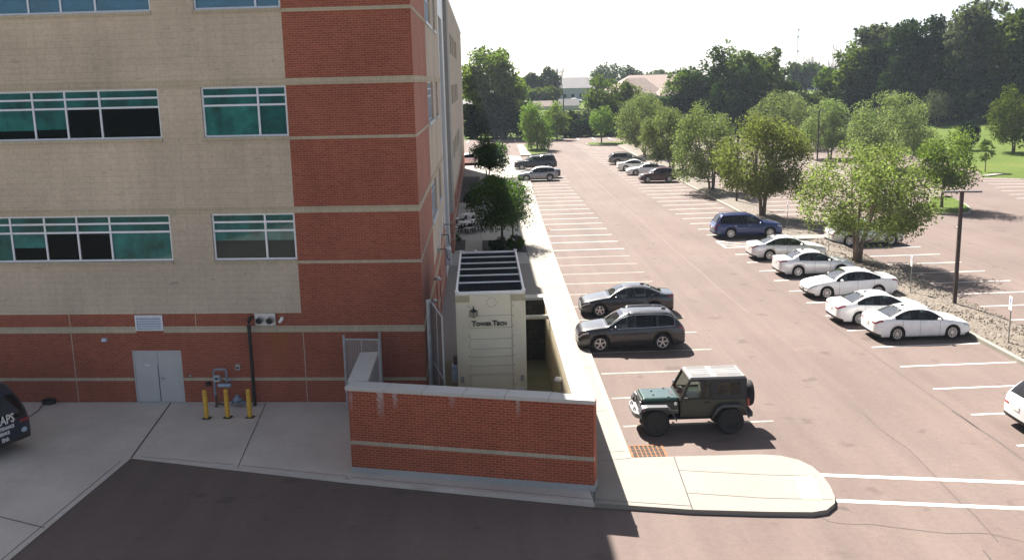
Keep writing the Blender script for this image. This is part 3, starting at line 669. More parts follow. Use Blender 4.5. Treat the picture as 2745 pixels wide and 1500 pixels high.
# flue terminal with two hoods
q0, q1 = fac(683, 838), fac(741, 871)
def f(t):
    w_, h_ = q1[0]-q0[0], q0[1]-q1[1]
    m = MB(); m.box((0, 0, 0), (w_, .06, h_), rz=PHI); m.build('mounting_plate', GREYM, t)
    for s in (-.25, .25):
        a, b = E1*(s*w_), -N1
        m = MB(); m.tube([Vector(a+b*.02), Vector(a+b*.18+np.array([0, 0, -.03]))], .115, 18, cap=False); hd = m.build('vent_hood', GREYM, t, smooth=True)
        m = MB(); m.tube([Vector(a+b*.06+np.array([0, 0, -.01])), Vector(a+b*.176+np.array([0, 0, -.03]))], .10, 18); m.build('opening', BLACKP, hd)
wall_unit('flue_terminal', 'galvanised wall plate with two round vent hoods above the rust stain', 'vent', FP((q0[0]+q1[0])/2, .035, (q0[1]+q1[1])/2), f)
p = fac(757, 851)
def f(t):
    m = MB(); m.tube([Vector((0, 0, 0)), Vector(-N1*.12)], .05, 12); m.build('bracket', WHITEP, t)
    m = MB(); m.tube([Vector(-N1*.12+E1*.05), Vector(-N1*.22-E1*.06+np.array([0, 0, -.12]))], .055, 12); m.build('camera_body', WHITEP, t, smooth=True, angle=40)
wall_unit('security_camera', 'white bullet security camera right of the two vent hoods', 'camera', FP(p[0], .0, p[1]), f)
# black exhaust stack
pa = fac(676, 853); 
def f(t):
    b = -N1
    m = MB(); m.tube([Vector(np.array([0, 0, 3.12])), Vector(b*.20+np.array([0, 0, 3.12])), Vector(b*.30+np.array([0, 0, 3.03])), Vector(b*.34+np.array([0, 0, 2.86])), Vector(b*.34+np.array([0, 0, 0]))], .062, 14); m.build('pipe', BLACKP, t, smooth=True, angle=50)
    m = MB(); m.tube([Vector(b*.34+np.array([0, 0, 2.80])), Vector(b*.34+np.array([0, 0, 2.90]))], .078, 14); m.build('collar', BLACKP, t)
wall_unit('vent_pipe', 'tall black vent pipe with an elbow into the wall beside the yellow bollards', 'pipe', FP(pa[0]-.02, 0, .126), f)
# bollards
for (x, y), lab in (((520, 1050), 'yellow bollard nearest the double door'), ((573, 1048), 'yellow bollard in front of the gas meter, middle of three'), ((629, 1048), 'yellow bollard in front of the black vent pipe')):
    g_ = gd(x, y, .12); t = thing('bollard', lab, 'bollard', (float(g_[0]), float(g_[1]), .118), group='yellow bollards guarding the gas meter')
    m = MB(); m.lathe([(.0, 0), (.078, 0), (.078, .93), (.07, .965), (.045, .985), (0, .99)], n=18); po = m.build('post', YELLOW, t, smooth=True, angle=40)
    m = MB()
    for k in range(6):
        a0 = k*math.pi/3
        vs = []; n_ = 5
        for i in range(n_+1):
            a = a0+i*.5/n_; vs += [(.0795*math.cos(a), .0795*math.sin(a), .80), (.0795*math.cos(a+.55), .0795*math.sin(a+.55), .90)]
        m.add(vs, [(2*i, 2*i+2, 2*i+3, 2*i+1) for i in range(n_)])
    m.build('warning_band', BLACKP, t)
    m = MB(); m.prism([(-.14, -.12), (.13, -.14), (.16, .1), (-.1, .14)], 0, .012); m.build('base_patch', plain('tar', (.03, .025, .022), .9), t)
# gas meter set
def gpt(x, y, dep=.45):                                    # point on a plane just off the wall
    u, v = 500+x/5.867, 900+y/5.867; d = ray(u, v); t = np.dot(-N1*dep-CAM, N1)/np.dot(d, N1); return CAM+t*d
t = thing('gas_meter', 'blue-grey gas meter pipework behind the yellow bollards', 'gas meter', tuple(gpt(480, 1180)))
o0 = gpt(480, 1180); L_ = lambda x, y, dep=.45: Vector(gpt(x, y, dep)-o0)
BLUEP = plain('pipe blue grey', (.22, .28, .36), .45, .2)
m = MB(); m.tube([L_(480, 1150), L_(455, 930), L_(425, 560), L_(440, 525), L_(600, 520), L_(622, 550), L_(632, 760)], .038, 12); m.build('riser', BLUEP, t, smooth=True)
m = MB(); m.tube([L_(490, 1190), L_(470, 1040), L_(462, 930)], .045, 10); m.build('valve_pipe', plain('rusty pipe', (.10, .06, .05), .8), t, smooth=True)
m = MB(); m.tube([L_(450, 1110), L_(520, 1050)], .03, 8); m.tube([L_(500, 1050), L_(590, 1075)], .04, 8); m.build('valve', plain('rusty pipe', (.10, .06, .05), .8), t)
m = MB(); m.tube([L_(500, 775), L_(700, 775)], .07, 12); m.build('meter_body', plain('meter blue', (.30, .40, .50), .4, .2), t, smooth=True, angle=40)
m = MB(); m.tube([L_(620, 690), L_(700, 685)], .05, 10); m.build('regulator_small', BLUEP, t, smooth=True, angle=40)
m = MB(); m.tube([L_(700, 1050), L_(950, 1045)], .045, 10); m.build('outlet_pipe', BLUEP, t, smooth=True)
c = L_(800, 980); m = MB(); m.lathe([(0, -.12), (.16, -.1), (.17, -.02), (.10, .03), (.06, .12), (0, .14)], c=tuple(c), n=16); m.build('regulator', BLUEP, t, smooth=True)
for x in (715, 825, 890):
    m = MB(); m.tube([L_(x-8, 1048), L_(x+8, 1048)], .075, 12); m.build('flange', BLUEP, t)
m = MB(); a = L_(480, 665); m.box(tuple(a), (.20, .1, .22), rz=PHI); m.build('counter_box', plain('counter grey', (.38, .44, .45), .5), t)
m = MB(); m.box(tuple(a+Vector(-N1*.053)), (.12, .01, .08), rz=PHI); m.build('dial', BLACKP, t)
m = MB(); m.tube([L_(530, 670, .5), L_(570, 690, .5), L_(610, 730, .5)], .012, 6); m.build('cable', BLACKP, t)
def ubox(x, y, w_, h_, lab, nm, mat):
    p = gpt(x, y, .04); t = thing(nm, lab, 'utility box', tuple(p))
    m = MB(); m.box((0, 0, 0), (w_, .1, h_), rz=PHI); o = m.build('case', mat, t); bevel(o, .015)
    m = MB(); q = -N1*.055; m.box((q[0], q[1], -.01), (w_*.6, .01, h_*.3), rz=PHI); m.build('cover', BLACKP, t)
ubox(808, 490, .17, .20, 'grey utility box on the brick left of the vent pipe', 'utility_box', plain('box grey', (.36, .38, .36), .5))
ubox(62, 632, .09, .10, 'small tan outlet box on the brick right of the door', 'outlet_box', plain('box tan', (.36, .32, .26), .5))
ubox(340, 750, .16, .15, 'dark vent box low on the brick beside the first bollard', 'vent_box', BLACKP)
# hose coil and cable by the van
g_ = gnd(135, 1079, .13); t = thing('hose_reel', 'black coiled hose lying at the foot of the brick wall', 'hose', (float(g_[0]), float(g_[1])-.1, .13))
m = MB()
for k in range(3): m.tube([(.22*math.cos(a), .15*math.sin(a), .04+k*.05) for a in np.linspace(0, 6.28, 20)], .03, 6)
m.build('coil', BLACKP, t, smooth=True)
m = MB(); tgt = gnd(78, 1120, .05); m.tube([(-.2, 0, .03), ((tgt[0]-g_[0])*.5, (tgt[1]-g_[1])*.5, .0), (tgt[0]-g_[0], tgt[1]-g_[1], -.03)], .014, 6); m.build('cable', BLACKP, t)
# fittings on the long facade: brackets, pipes, lamps
for i, (d_, z, lab) in enumerate(((3.4, 2.98, 'grey dome lamp on the long brick wall behind the tower, nearer the corner'), (6.6, 3.2, 'grey dome lamp on the long brick wall above the tall steel gate'))):
    t = thing('dome_lamp', lab, 'lamp', (0, d_, z))
    m = MB(); m.tube([(0, 0, 0), (.12, 0, .02)], .03, 8); m.build('arm', GREYM, t)
    m = MB(); m.lathe([(0, .08), (.09, .07), (.15, 0), (.16, -.03), (0, -.03)], c=(.22, 0, 0), n=16); m.build('shade', GREYM, t, smooth=True)
for i, (d_, z, lab) in enumerate(((12.0, 3.55, 'conduit with a black hook on the long wall, nearest the corner'), (15.0, 3.75, 'conduit with a black hook on the long wall, middle one'), (18.2, 3.8, 'conduit with a black hook on the long wall, farthest from the corner'))):
    t = thing('wall_conduit', lab, 'conduit', (0, d_, z), group='conduits on the long wall')
    m = MB(); m.box((.06, 0, -.05), (.12, .5, .22)); m.build('junction_box', GREYM, t)
    m = MB(); m.tube([(.1, .3, .0), (.12, .6, .5), (.1, .7, .9)], .03, 8); m.build('pipe', WHITEP, t)
    m = MB(); m.tube([(.12, -.2, 0), (.42, -.25, .02), (.46, -.3, -.4), (.6, -.35, -.5)], .025, 8); m.build('hook', BLACKP, t)
t = thing('electrical_box', 'pale blue electrical box on the long wall at the foot of the stair tower', 'utility box', (.0, 21.0, 1.6))
m = MB(); m.box((.16, 0, 0), (.3, .7, .9)); o = m.build('case', plain('pale box', (.50, .55, .62), .4, .2), t); bevel(o, .02)
m = MB(); m.box((.32, 0, .1), (.02, .5, .5)); m.build('hatch', GREYM, t)
# ------------------------------------------------------------------ brick service enclosure
def ply(u, v, y):
    d = ray(u, v); t = (y-CAM[1])/d[1]; return CAM+t*d
def plx(u, v, x):
    d = ray(u, v); t = (x-CAM[0])/d[0]; return CAM+t*d
A0 = np.array([-1.84, -6.09]); B0 = np.array([4.95, -8.02]); D2 = (B0-A0)/np.hypot(*(B0-A0)); N2 = np.array([-D2[1], D2[0]])   # N2 points inside
LEN = float(np.hypot(*(B0-A0)))
enc = thing('enclosure_wall', 'low red brick enclosure wall with pale coping stones around the cooling tower', 'wall', (float(A0[0]), float(A0[1]), 0))
OFF = Vector((-A0[0], -A0[1], 0))
def eb(m, name, mat, **k): o = m.build(name, mat, enc, **k); o.location = OFF; return o
BR2 = dict(BR); BR2.update(c1=(.32, .074, .040), c2=(.225, .052, .030), mortar=(.42, .19, .11), ms=.0085)
D23 = (float(D2[0]), float(D2[1]), 0); s0 = float(np.dot(A0, D2))
BRICK_E = wall_mat('brick enclosure front', D23, streak=[(s0+.98, .10, 1.75, 2.6, .8), (s0+1.42, .06, 2.1, 2.6, .8), (s0+3.1, .07, 2.2, 2.6, .35), (s0+4.98, .05, 2.0, 2.6, .6), (s0+.08, .05, 1.9, 2.6, .5)], **BR2)
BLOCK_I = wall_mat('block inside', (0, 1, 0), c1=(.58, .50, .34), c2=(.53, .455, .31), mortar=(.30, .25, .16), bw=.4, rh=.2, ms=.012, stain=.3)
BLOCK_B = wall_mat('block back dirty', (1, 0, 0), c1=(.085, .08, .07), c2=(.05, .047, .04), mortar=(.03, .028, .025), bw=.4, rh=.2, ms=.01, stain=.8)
TH = .46; ZT = 2.60
p2 = lambda a, b: tuple(A0 + D2*a + N2*b)
m = MB(); m.prism([p2(0, 0), p2(LEN, 0), p2(LEN-.0, TH), p2(0, TH)], .30, ZT); eb(m, 'front_wall', BRICK_E)
m = MB(); m.prism([p2(-.02, -.025), p2(LEN+.02, -.025), p2(LEN+.02, TH), p2(-.02, TH)], .0, .30); eb(m, 'footing', concrete_mat('grey footing', (.36, .37, .37), .8))
m = MB(); m.prism([p2(-.012, -.014), p2(LEN+.012, -.014), p2(LEN+.012, .1), p2(-.012, .1)], .99, 1.10); eb(m, 'band', wall_mat('cream course enclosure', D23, c1=(.47, .43, .33), c2=(.43, .39, .30), mortar=(.30, .26, .2), bw=.21, rh=.06, ms=.006))
YB = 5.30; xr0, xr1 = 4.95-TH, 4.95
m = MB(); m.prism([(xr0, p2(LEN-TH, TH)[1]+.02), (xr1-.002, p2(LEN, TH)[1]+.005), (xr1-.002, YB), (xr0, YB)], .0, ZT); eb(m, 'side_wall', BRICK_R)
m = MB(); m.quad((xr0-.012, -7.2, .1), (xr0-.012, YB-TH, .1), (xr0-.012, YB-TH, ZT-.002), (xr0-.012, -7.2, ZT-.002)); eb(m, 'inner_face', BLOCK_I)
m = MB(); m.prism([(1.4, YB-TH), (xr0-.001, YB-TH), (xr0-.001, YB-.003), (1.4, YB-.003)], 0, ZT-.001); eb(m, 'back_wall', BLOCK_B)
YL = -2.5
m = MB(); m.prism([(-1.84, A0[1]+.49), (-1.38, A0[1]+.35), (-1.38, YL), (-1.84, YL)], 0, ZT-.001); eb(m, 'return_wall', BRICK_R)
m = MB(); m.quad((-1.368, -5.6, .1), (-1.368, YL, .1), (-1.368, YL, ZT-.01), (-1.368, -5.6, ZT-.01)); eb(m, 'inner_face', plain('parged grey', (.36, .36, .36), .8))
def stone(pts):
    m = MB(); m.prism([tuple(p) for p in pts], ZT, ZT+.115); o = eb(m, 'coping_stone', COPE); bevel(o, .012)
fr = [0, .159, .318, .485, .655, .827, 1.0]; g = .006; ov = .06
for a, b in zip(fr[:-1], fr[1:]):
    a0, a1 = a*LEN+g, b*LEN-g
    if a == 0: stone([p2(-ov, -ov), p2(a1, -ov), p2(a1, TH+ov), p2(TH+.06, TH+ov-.0), p2(-ov, TH+.02)])
    elif b == 1: stone([p2(a0, -ov), p2(LEN+ov, -ov), (xr1+ov, p2(LEN, TH)[1]-.2), p2(a0, TH+ov)])
    else: stone([p2(a0, -ov), p2(a1, -ov), p2(a1, TH+ov), p2(a0, TH+ov)])
ys_ = [p2(LEN, TH)[1]-.19] + list(np.linspace(p2(LEN, TH)[1]+.9, YB+.04, 11))
for a, b in zip(ys_[:-1], ys_[1:]): stone([(xr0-ov, a+g + (.24 if a == ys_[0] else 0)), (xr1+ov, a+g), (xr1+ov, b-g), (xr0-ov, b-g)])
ys_ = np.linspace(A0[1]+.50, YL, 4)
for a, b in zip(ys_[:-1], ys_[1:]): stone([(-1.9, a+g + (.0 if a == ys_[0] else 0)), (-1.32, a+g), (-1.32, b-g), (-1.9, b-g)])
stone([(1.4, YB-TH-ov), (xr0-ov-g, YB-TH-ov), (xr0-ov-g, YB+.04), (1.4, YB+.04)])
m = MB(); m.quad((-1.4, -5.9, .136), (4.55, -7.55, .136), (4.6, 5.2, .136), (.01, 5.2, .136), (.01, -.05, .136), (-1.4, 0, .136)); m.build('enclosure_floor', MOSSY, kind='structure')
# pipe on the tower side and a lamp on the inner face
# ------------------------------------------------------------------ cooling tower
YF, YBK = -2.2, 5.35
tl, tr_ = ply(1145*K, 738*K, YF), ply(1321*K, 738*K, YF); X0, X1 = float(tl[0]), float(tr_[0]); ZC = float((tl[2]+tr_[2])/2)
twr = thing('cooling_tower', 'cream panelled cooling tower with a dark fan deck and black lettering', 'cooling tower', ((X0+X1)/2, YF, .13))
TO = Vector((-(X0+X1)/2, -YF, -.13))
def tb(m, name, mat, smooth=False, parent=None, **k):
    o = m.build(name, mat, parent or twr, smooth=smooth, **k)
    if parent is None: o.location = TO
    return o
FRP = plain('cream fibreglass', (.68, .63, .48), .5, var=.07, scale=1.2); FRP2 = plain('cream fibreglass panel', (.72, .675, .52), .5, var=.05, scale=1.4); FRPW = plain('white fibreglass beam', (.78, .78, .76), .45, var=.05)
W_ = X1-X0; cw = W_*.2
m = MB(); m.box(((X0+X1)/2, (YF+YBK)/2, .13+(ZC-.13)/2), (W_-.04, YBK-YF-.04, ZC-.13)); tb(m, 'casing', FRP)
for x in (X0, X1-cw):
    m = MB(); m.box((x+cw/2, YF+.0, (.13+ZC)/2), (cw, .12, ZC-.13)); o = tb(m, 'corner_post', FRP); bevel(o, .015)
    m = MB(); m.box((x+cw/2, YF-.061, ZC-.14), (cw, .006, .22)); tb(m, 'corner_plate', plain('aged resin', (.40, .36, .24), .5))
    m = MB(); xx = x+(cw-.05 if x == X0 else .05)
    for i in range(11): m.tube([(xx, YF-.06, .75+i*.33), (xx, YF-.075, .75+i*.33)], .02, 8)
    tb(m, 'bolt', plain('bolt grey', (.25, .26, .27), .5, .4))
    m = MB(); xx = x+cw*(.33 if x == X0 else .67); m.box((xx, YF-.075, 1.62), (.10, .03, .19)); m.box((xx, YF-.095, 1.62), (.05, .02, .10), mi=1); tb(m, 'latch', [GREYP, GREYM])
    m = MB(); m.box((xx+(.03 if x == X0 else -.03), YF-.065, .86), (.22, .014, .34)); m2 = tb(m, 'access_plate', FRP)
    m = MB()
    for i in (-1, 1):
        for k in range(4): m.tube([(xx+(.03 if x == X0 else -.03)+i*.085, YF-.07, .73+k*.087), (xx+(.03 if x == X0 else -.03)+i*.085, YF-.08, .73+k*.087)], .012, 6)
    tb(m, 'rivet', GREYP)
hz = [.13, 1.25, 1.72, 1.78, 2.05, 2.35, 2.62, 2.95, 3.32, 3.72, ZC-.02]
for a, b in zip(hz[:-1], hz[1:]):
    m = MB(); m.box(((X0+X1)/2, YF+.012+random.uniform(-.004, .004), (a+b)/2), (W_-2*cw-.012, .08, b-a-.012)); o = tb(m, 'panel', FRP2)
m = MB()
for k in range(9):
    a = k*2*math.pi/9; x = (X0+X1)/2+.14+.16*math.cos(a) - .1; z = ZC-.28+.15*math.sin(a); m.tube([(x, YF-.028, z), (x, YF-.036, z)], .022, 8)
tb(m, 'plug_ring', plain('plug', (.40, .39, .33), .5))
# fan deck
zd = ZC
m = MB(); m.quad((X0+.08, YF+.1, zd+.012), (X1-.08, YF+.1, zd+.012), (X1-.08, YBK-.1, zd+.012), (X0+.08, YBK-.1, zd+.012)); tb(m, 'fill_bed', plain('dark fill', (.004, .008, .012), .9, spec=.05))
fy = [0, .125, .25, .385, .535, .73, 1.0]                          # from the camera end to the far end
vals = [ply(1232*K, v*K, 0) for v in (0,)]
def deck_y(v): 
    d = ray(1232*K, v*K); t = (zd-CAM[2])/d[2]; return float((CAM+t*d)[1])
by = [deck_y(620+s/3.2*1 if False else (620+s/3.2)/K) for s in (447, 385, 330, 280, 230)]
for y in by:
    m = MB(); m.box(((X0+X1)/2, y, zd+.05), (W_-.142, .055, .04)); tb(m, 'cross_beam', FRPW)
for x in (X0+.035, X1-.035):
    m = MB(); m.box((x, (YF+YBK)/2, zd+.035), (.07, YBK-YF, .10)); o = tb(m, 'side_beam', FRPW); bevel(o, .02)
m = MB(); m.box(((X0+X1)/2, YF+.0, zd+.03), (W_-.142, .10, .10)); o = tb(m, 'end_beam', FRPW); bevel(o, .02)
m = MB(); m.box(((X0+X1)/2, YBK-.05, zd+.03), (W_-.142, .10, .10)); o = tb(m, 'end_beam', FRPW); bevel(o, .02)
for x, y in ((X0+.05, YF+.03), (X1-.05, YF+.03), (X0+.05, YBK-.05), (X1-.05, YBK-.05), (X0+.62, YBK-.02)):
    m = MB(); m.box((x, y, zd+.10), (.13, .13, .07)); o = tb(m, 'corner_cap', FRPW); bevel(o, .03)
# grating over the dark fill
m = MB(); ye = [YF+.12]+by+[YBK-.13]
for i in range(26):
    x = X0+.16+(W_-.32)*i/25; m.box((x, (YF+YBK)/2, zd+.022), (.012, YBK-YF-.3, .012))
for i in range(60):
    y = YF+.2+(YBK-YF-.4)*i/59; m.box(((X0+X1)/2, y, zd+.024), (W_-.3, .010, .010))
tb(m, 'grating', plain('grating dark', (.008, .016, .022), .8, spec=.08))
# lettering (the maker's name and emblem as they stand on the panel)
Mt = Matrix(((1, 0, 0, 0), (0, 0, -1, 0), (0, 1, 0, 0), (0, 0, 0, 1)))
lp = ply((880+1232/3.2), (620+812/3.2), YF-.06)
def word(x, z, s, sz):
    o = text_mesh('lettering', s, sz, BLACKP, twr, Matrix.Translation((x, YF-.05, z)) @ Mt, ext=.02, off=.004); o.location = TO; return max(v.co.x for v in o.data.vertices)
x = float(lp[0]); zl = float(lp[2])
x = word(x, zl, 'T', .24)-.01; x = word(x+.005, zl, 'OWER', .165); x = word(x+.03, zl, 'T', .24)-.01; x = word(x+.005, zl, 'ECH', .165)
lx, lz = float(lp[0])+.07, zl+.42
m = MB(); hx = [(lx+.15*math.sin(a), lz+.155*math.cos(a)) for a in np.arange(0, 6.2, math.pi/3)]
m.add([(x_, YF-.05, z_) for x_, z_ in hx]+[(x_, YF-.08, z_) for x_, z_ in hx], [(0,1,2,3,4,5), (11,10,9,8,7,6)]+[(i, (i+1) % 6, 6+(i+1) % 6, 6+i) for i in range(6)])
m.add([(lx-.04, YF-.07, lz+.1), (lx+.04, YF-.07, lz+.1), (lx, YF-.07, lz+.27)], [(0, 1, 2)])
tb(m, 'emblem', BLACKP)
m = MB()
for i in range(4):
    z = lz-.10+i*.036
    m.quad((lx-.12, YF-.083, z+.045), (lx-.005, YF-.083, z-.02), (lx-.005, YF-.083, z-.006), (lx-.12, YF-.083, z+.059)); m.quad((lx+.005, YF-.083, z-.02), (lx+.12, YF-.083, z+.045), (lx+.12, YF-.083, z+.059), (lx+.005, YF-.083, z-.006))
tb(m, 'emblem_line', FRP2)
m = MB(); xs_ = X1-cw*.5; m.box((xs_, YF-.066, 1.22), (.26, .008, .19)); tb(m, 'notice', WHITEP)
m = MB()
for i in range(5): m.box((xs_, YF-.0715, 1.155+i*.032), (.20, .002, .008))
tb(m, 'notice_text', plain('notice ink', (.35, .38, .5), .6))
m = MB(); fx = X0+cw*.42
for i in range(7): m.box((fx+.02, YF-.064, 1.14+i*.0155), (.17, .004, .0155), mi=i % 2)
m.box((fx-.035, YF-.0675, 1.22), (.06, .003, .06), mi=2)
tb(m, 'flag_decal', [plain('flag red', (.45, .18, .2), .6), WHITEP, plain('flag blue', (.02, .03, .12), .6)])
# pale drain pipe from tower to enclosure corner
t = thing('drain_pipe', 'cream pipe bending down beside the dirty block wall right of the tower', 'pipe', (X1, YF+2.6, 3.0))
m = MB(); py = 2.0; pz = float(ply(1350*K, 797*K, py)[2]); pxe = float(ply(1388*K, 850*K, py)[0])
t.location = (X1, py, pz)
m.tube([(-.02, 0, 0), (pxe-X1-.14, 0, 0), (pxe-X1-.04, 0, -.04), (pxe-X1, 0, -.14), (pxe-X1, 0, .14-pz)], .085, 14); m.build('pipe', plain('pipe cream', (.52, .49, .40), .5), t, smooth=True, angle=50)
m = MB()
for z in (-.5, -2.0): m.tube([(pxe-X1, 0, z-.02), (pxe-X1, 0, z+.02)], .10, 14)
m.build('clamp', BLACKP, t)
t = thing('enclosure_lamp', 'white wall lamp with a dark conduit on the inner face of the enclosure side wall', 'lamp', (xr0-.012, -3.6, 1.95))
m = MB(); m.lathe([(0, .07), (.08, .06), (.13, 0), (.13, -.05), (0, -.05)], c=(-.13, 0, 0), n=14); m.build('shade', WHITEP, t, smooth=True)
m = MB(); m.tube([(-.03, 0, 0), (-.03, 0, -1.2)], .015, 6); m.build('conduit', GREYP, t)
t = thing('control_box', 'grey electric control box on the left flank of the cooling tower', 'utility box', (X0-.10, YF+.35, 1.75))
m = MB(); m.box((0, 0, 0), (.22, .4, .55)); o = m.build('case', plain('control grey', (.30, .35, .42), .5), t); bevel(o, .03)
m = MB(); m.box((.02, 0, .42), (.12, .14, .3)); m.build('conduit', plain('conduit dark', (.08, .06, .06), .5), t)
t = thing('vent_dome', 'pale domed vent cap on a brown stack behind the left flank of the tower', 'vent', (X0+.33, 7.2, .13))
m = MB(); zt_ = float(ply(1150*K, 672*K, 7.2)[2]); m.lathe([(.34, 0), (.34, zt_-.5)], n=20); m.build('stack', plain('stack brown', (.20, .11, .09), .7), t, smooth=True)
m = MB(); m.lathe([(.34, zt_-.55), (.55, zt_-.5), (.55, zt_-.33), (.42, zt_-.3), (.42, zt_-.18), (.46, zt_-.15), (.44, zt_+.1), (.34, zt_+.33), (.18, zt_+.46), (0, zt_+.5)], n=24); m.build('dome', plain('dome grey', (.50, .47, .48), .5), t, smooth=True, angle=40)

# ------------------------------------------------------------------ gates
SLAT = plain('brown privacy slat', (.27, .225, .205), .7, var=.15, scale=20)
SLAT2 = plain('dark brown slat', (.12, .085, .075), .7, var=.15, scale=20)
def gate(name, label, O, ax, wdt, z0, z1, extra=False, sl=SLAT, mid_posts=1, fr=.035, fm=None):
    t = thing(name, label, 'gate', tuple(O)); a = np.array([*ax, 0.0])
    m = MB(); r = fr
    for q in np.linspace(0, 1, mid_posts+2): m.tube([tuple(a*wdt*q+np.array([0, 0, z0])), tuple(a*wdt*q+np.array([0, 0, z1]))], r if q in (0, 1) else r*.7, 10)
    for z in ((z0+.05, z1-.03) if not extra else (z0+.05, (z0+z1)/2+.1, z1-.03)): m.tube([tuple(np.array([0, 0, z])), tuple(a*wdt+np.array([0, 0, z]))], r*.9, 10)
    m.build('frame', fm or GREYM, t)
    m = MB(); n_ = int(wdt/.045); nrm = np.array([-a[1], a[0], 0])
    for i in range(n_):
        c = a*(wdt*(i+.5)/n_); p = a*.0205
        m.quad(tuple(c-p+np.array([0, 0, z0+.05])), tuple(c+p+np.array([0, 0, z0+.05])), tuple(c+p+np.array([0, 0, z1-.05])), tuple(c-p+np.array([0, 0, z1-.05])), mi=i % 2)
    m.build('slat_infill', [sl, plain(sl.name+' b', tuple(x*.75 for x in ((.27, .225, .205) if sl is SLAT else (.12, .085, .075))), .7)], t)
    return t
q0, q1 = ply((880+140/3.2), (620+950/3.2), -.55), ply((880+432/3.2), (620+950/3.2), -.75)
ax = (q1-q0)[:2]; wd = float(np.hypot(*ax)); ax = ax/wd
ztop = float(ply((880+280/3.2), (620+918/3.2), -.65)[2])
t = gate('slat_gate', 'chain-link gate with brown slats behind the short enclosure return wall', (float(q0[0]), float(q0[1]), .13), ax, wd, .12, ztop-.13)
for px_, yy, hh in ((432, -.75, .22), (145, -.55, .12)):
    m = MB(); o_ = ply((880+px_/3.2), (620+950/3.2), yy); m.tube([(o_[0]-q0[0]+.04*(1 if px_ > 300 else -1), o_[1]-q0[1], 0), (o_[0]-q0[0]+.04*(1 if px_ > 300 else -1), o_[1]-q0[1], ztop-.13+hh)], .045, 10); m.build('post', GREYP, t)
XG = .55
a_, b_ = plx(880+905/3.2, 620+1100/3.2, .45), plx(880+985/3.2, 620+1020/3.2, .85)
ax = (b_-a_)[:2]; wd = float(np.hypot(*ax)); ax = ax/wd
zt1 = float(ply(880+915/3.2, 620+600/3.2, a_[1])[2])
t = gate('steel_gate', 'tall steel-framed slat gate standing open along the long wall left of the tower', (float(a_[0]), float(a_[1]), .13), ax, wd, .1, zt1-.13, extra=True, sl=SLAT2, fr=.026, fm=GREYP)
m = MB(); m.tube([(-.09, -.1, 0), (-.09, -.1, zt1-.05)], .075, 12); m.build('post', GREYP, t)

# ------------------------------------------------------------------ light poles and signs
BRONZE = plain('bronze pole', (.035, .022, .018), .45, .3)
def light_pole(p, h, label, rz=0.0, base=0.0):
    t = thing('light_pole', label, 'light pole', (float(p[0]), float(p[1]), base), rz, group='car park light poles')
    m = MB(); m.box((0, 0, h/2), (.15, .15, h)); o = m.build('pole', BRONZE, t)
    m = MB(); m.box((0, 0, .02), (.3, .3, .04)); m.build('base_plate', BRONZE, t)
    m = MB(); m.box((0, 0, h+.03), (.16, .12, .1)); m.build('bracket', BRONZE, t)
    for s in (-1, 1):
        m = MB(); m.prism([(s*.08, -.06), (s*.28, -.14), (s*.85, -.13), (s*.85, .13), (s*.28, .14), (s*.08, .06)], h+.02, h+.085); hd = m.build('lamp_head', plain('lamp head', (.10, .09, .09), .4, .4), t)
        m = MB(); m.box((s*.56, 0, h+.015), (.5, .2, .012)); m.build('lens', plain('led lens', (.7, .7, .66), .3), hd)
    return t
light_pole((24.23, 11.49), 5.3, 'tall bronze twin-head light pole on the gravel strip behind the nearest white sedans', rz=-.15, base=.25)
light_pole((24.35, 51.95), 5.6, 'bronze light pole on the gravel strip half hidden behind the second big tree', base=.25)
light_pole((44.42, 89.99), 6.2, 'bronze light pole on the farther gravel strip between the clipped trees', base=.2)
q = gnd(1490.7, 373); light_pole(q, 6.6, 'bronze light pole on the far grass island before the dark hedge', base=.1)
ISA = plain('access blue', (.03, .08, .30), .5, var=.0)
def sign(p, h, label, lean=0.0):
    t = thing('parking_sign', label, 'sign', (float(p[0]), float(p[1]), .2), R(-90-12), group='accessible parking signs on the gravel strip')
    m = MB(); m.box((0, 0, h/2), (.055, .035, h)); m.build('post', plain('sign post grey', (.16, .16, .14), .6, .3), t)
    m = MB(); m.box((0, -.03, h-.27), (.36, .012, .56)); pn = m.build('sign_panel', WHITEP, t); bevel(pn, .01)
    m = MB(); m.box((0, -.038, h-.18), (.2, .004, .2)); m.build('symbol_panel', ISA, pn)
    m = MB(); y = -.042
    m.tube([(.0, y, h-.12), (.0, y-.002, h-.12)], .016, 10); m.tube([(.0, y, h-.13), (0, y, h-.19)], .012, 6); m.tube([(0, y, h-.19), (.045, y, h-.19), (.06, y, h-.25)], .010, 6)
    m.tube([(-.005+.05*math.cos(a), y, h-.21+.05*math.sin(a)) for a in np.linspace(2.2, 6.0, 12)], .009, 6); m.build('wheelchair_symbol', WHITEP, pn)
    for z, w_ in ((.34, .26), (.40, .2), (.46, .24)):
        m = MB(); m.box((0, -.038, h-z), (w_, .003, .025)); m.build('sign_text', plain('sign ink', (.05, .18, .10), .6), pn)
    t.rotation_euler[0] = lean
for (p, h, l) in (((23.25, 4.84), 1.95, 'white accessible parking sign on a thin post nearest the right edge'), ((23.4, 14.4), 1.95, 'white accessible parking sign behind the pair of white sedans'), ((23.52, 26.5), 1.9, 'leaning sign post between the silver saloon and the tree trunk'), ((23.55, 35.0), 2.0, 'white accessible parking sign beyond the blue sport utility')): sign(p, h, l)
